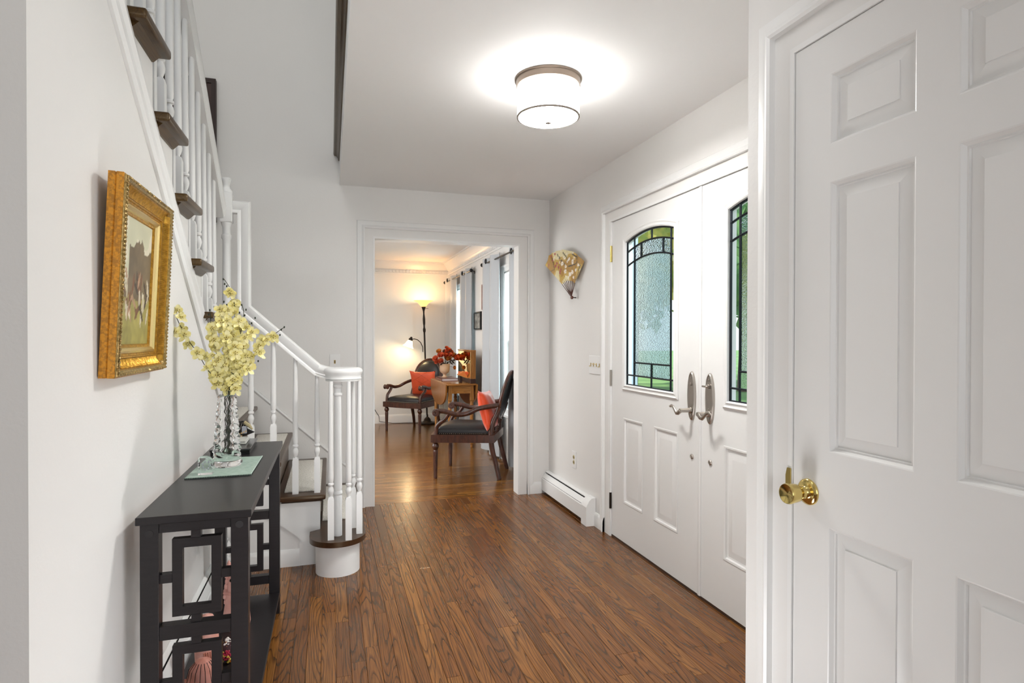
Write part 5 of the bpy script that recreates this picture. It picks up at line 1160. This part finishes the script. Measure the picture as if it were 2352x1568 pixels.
for (x_, y_) in [(1018, 834), (1023, 836), (1028, 833), (1034, 830), (1038, 828), (1041, 832), (1043, 827), (1014, 836), (1037, 834), (1031, 810), (1019, 806), (1036, 804), (1046, 814)]:
    c = onY(x_, y_, uy_-.055); a = rf.uniform(0, 6.28); L = .030; b = B(); v = b._v([(0, 0, -L), (.012, .003, 0), (0, 0, L), (-.012, .003, 0), (0, -.002, 0)]); b.face((v[0], v[1], v[4])); b.face((v[1], v[2], v[4])); b.face((v[2], v[3], v[4])); b.face((v[3], v[0], v[4]))
    b.obj('leaf', LFM, lv_, world=False, loc=c-lv_.location, rot=(rf.uniform(-.5, .5), rf.uniform(-1, 1), rf.uniform(-.4, .4)))
# cabinet with mirrored gold front
cb = thing('wooden_cabinet', 'upright golden wood cabinet with a mirrored front reflecting the roses', 'cabinet', (1.60, 7.07, Z1))
WX0, WX1, WY0, WY1, WZ1 = 1.563, 1.628, 6.715, 7.42, 1.143
B().box(WX0+.004, WX1, WY0+.004, WY1-.004, Z1+.055, WZ1-.018).obj('body', PINE, cb, smooth=0)
B().box(WX0-.004, WX1, WY0-.004, WY1+.004, WZ1-.018, WZ1, .003).obj('top', PINEX, cb)
B().box(WX0-.003, WX1, WY0-.003, WY1+.003, Z1+.0005, Z1+.055, .003).obj('base', mat('shaded_base', '33190c', .4), cb)  # shadow on the base is put into its dark colour
B().box(WX0, WX0+.004, WY0+.012, WY1-.012, Z1+.062, WZ1-.024).obj('mirror', mat('gold_mirror', 'f1dca0', .04, 1), cb)
# small roofed ornament
rc = onZ(1064, 869, Z1); rx_, ry2 = 1.49, 6.90
ro = thing('tent_ornament', 'small orange tent shaped leather ornament on a tilted tan board before the cabinet', 'ornament', (rx_, ry2, Z1))
pA, pB, pC_, pD = onY(1051, 861, ry2), onY(1080.5, 871, ry2-.02), onY(1071, 864, ry2), onY(1064, 852, ry2)
b = B(); th = .006
b.plate([(pA.x, pA.z), (pA.x, pA.z+.006), (pB.x, pB.z+.008), (pB.x, pB.z)], [], ry2-.05, ry2+.05, YF); b.obj('board', mat('tan_board', 'b98a45', .4), ro, smooth=0)
b = B(); b.plate([(pA.x, pA.z+.006), (pD.x, pD.z), (pB.x-.035, pB.z+.018)], [], ry2-.045, ry2+.045, YF); b.obj('tent', mat('orange_leather', 'cd7434', .5), ro, smooth=0)
B().box(pA.x+.02, pA.x+.05, ry2-.03, ry2+.03, Z1+.0005, pA.z+.002, .002).obj('dark_block', mat('dark_block', '2a130a', .5), ro)
B().tube([(pB.x-.02, ry2-.03, pB.z+.004), (pB.x-.04, ry2-.05, Z1+.001)], .0022, 6).obj('prop_leg', mat('tan_board', 'b98a45', .4), ro)
# ------------------------------------------------------------------ outdoors
G = thing('lawn', loc=(8, 3, -.2), kind='structure', label='green lawn beyond the front doors'); 
B().box(3.2, 60, -30, 60, -.45, -.25).obj('turf', mat('grass', '7aa35a', .9, bump=.6, bscale=30, color2='93b870', vscale=.7), G, smooth=0)
struct(B().box(1.9, 3.4, .2, 4.6, -.30, -.12, .01).obj('porch_floor', mat('porch_stone', 'a9a6a0', .8, bump=.4, bscale=12)), 'grey stone porch outside the front doors')
struct(B().box(5.4, 7.2, -30, 60, -.249, -.235).obj('driveway', mat('asphalt', 'a8a8b2', .9, bump=.4, bscale=60), smooth=0), 'pale driveway beyond the lawn')
LEA = [mat('foliage_dark', '3d6a50', .7, color2='2e5240', vscale=3), mat('foliage_green', '5d8a55', .7, color2='7aa060', vscale=3), mat('foliage_yellow', 'c2b052', .7, color2='8f9a45', vscale=3)]
def tree(x_, y_, h_, r_, mi, label, cat='tree', seed=0, low=.25):
    T = thing('garden_tree', label, cat, (x_, y_, -.25)); rn = random.Random(seed); b = B()
    b.tube([(x_, y_, -.25), (x_+.1, y_, h_*.4), (x_, y_+.1, h_*.75)], [.16, .12, .05], 8); b.obj('trunk', mat('bark', '6a5a4c', .9, bump=.6, bscale=10), T)
    b = B()
    for k in range(900):
        d_ = Vector((rn.gauss(0, 1), rn.gauss(0, 1), rn.gauss(0, 1))).normalized()*rn.uniform(.55, 1); c = Vector((x_+d_.x*r_, y_+d_.y*r_, h_*(low+1)/2+d_.z*h_*(1-low)/2)); s_ = rn.uniform(.12, .26)
        e1 = Vector((rn.gauss(0, 1), rn.gauss(0, 1), rn.gauss(0, 1))).normalized()*s_; e2 = e1.cross(Vector((rn.gauss(0, 1), rn.gauss(0, 1), 1))).normalized()*s_*.6
        b.face(b._v([c-e1, c-e2, c+e1, c+e2]))
    o = b.obj('foliage', LEA[mi], T, smooth=0); o['kind'] = 'stuff'
    B().blob((x_, y_, h_*(low+1)/2), 1, 3, (r_*.72, r_*.72, h_*(1-low)/2*.75), .12, seed).obj('crown_core', LEA[mi], T)
    return T
tree(7.6, 14.5, 5.6, 2.3, 2, 'golden leaved tree beyond the left front door glass', seed=1)
tree(9.6, 17.5, 7.5, 2.6, 0, 'dark green tree just behind the golden one', seed=2)
tree(11.3, 14.2, 6.4, 2.3, 1, 'mid green tree seen through the gap between the front doors', seed=3)
tree(12.8, 13.0, 6, 2.2, 0, 'bluish green conifer seen in the right front door glass', seed=4, low=.1)
tree(15.6, 12.2, 8, 2.8, 1, 'broad green tree at the far right of the lawn', seed=5)
tree(5.2, 16, 7, 2.4, 1, 'green tree far beyond the nearer living room window', seed=6)
tree(13.8, 20, 10, 4.0, 0, 'tall dark tree at the back of the garden', seed=7)
pc = thing('porch_post', 'pale blue grey porch post seen through the left door side panes', 'post', (2.75, 4.9, -.12))
B().box(2.35, 2.655, 4.75, 4.95, -.12, 2.7, .01).obj('shaft', mat('pale_siding', 'b4c6d0', .6), pc)
B().box(2.31, 2.69, 4.71, 4.99, -.12, .05, .01).obj('plinth', mat('pale_siding', 'b4c6d0', .6), pc)
B().box(2.31, 2.69, 4.71, 4.99, 2.6, 2.7, .01).obj('capital', mat('pale_siding', 'b4c6d0', .6), pc)
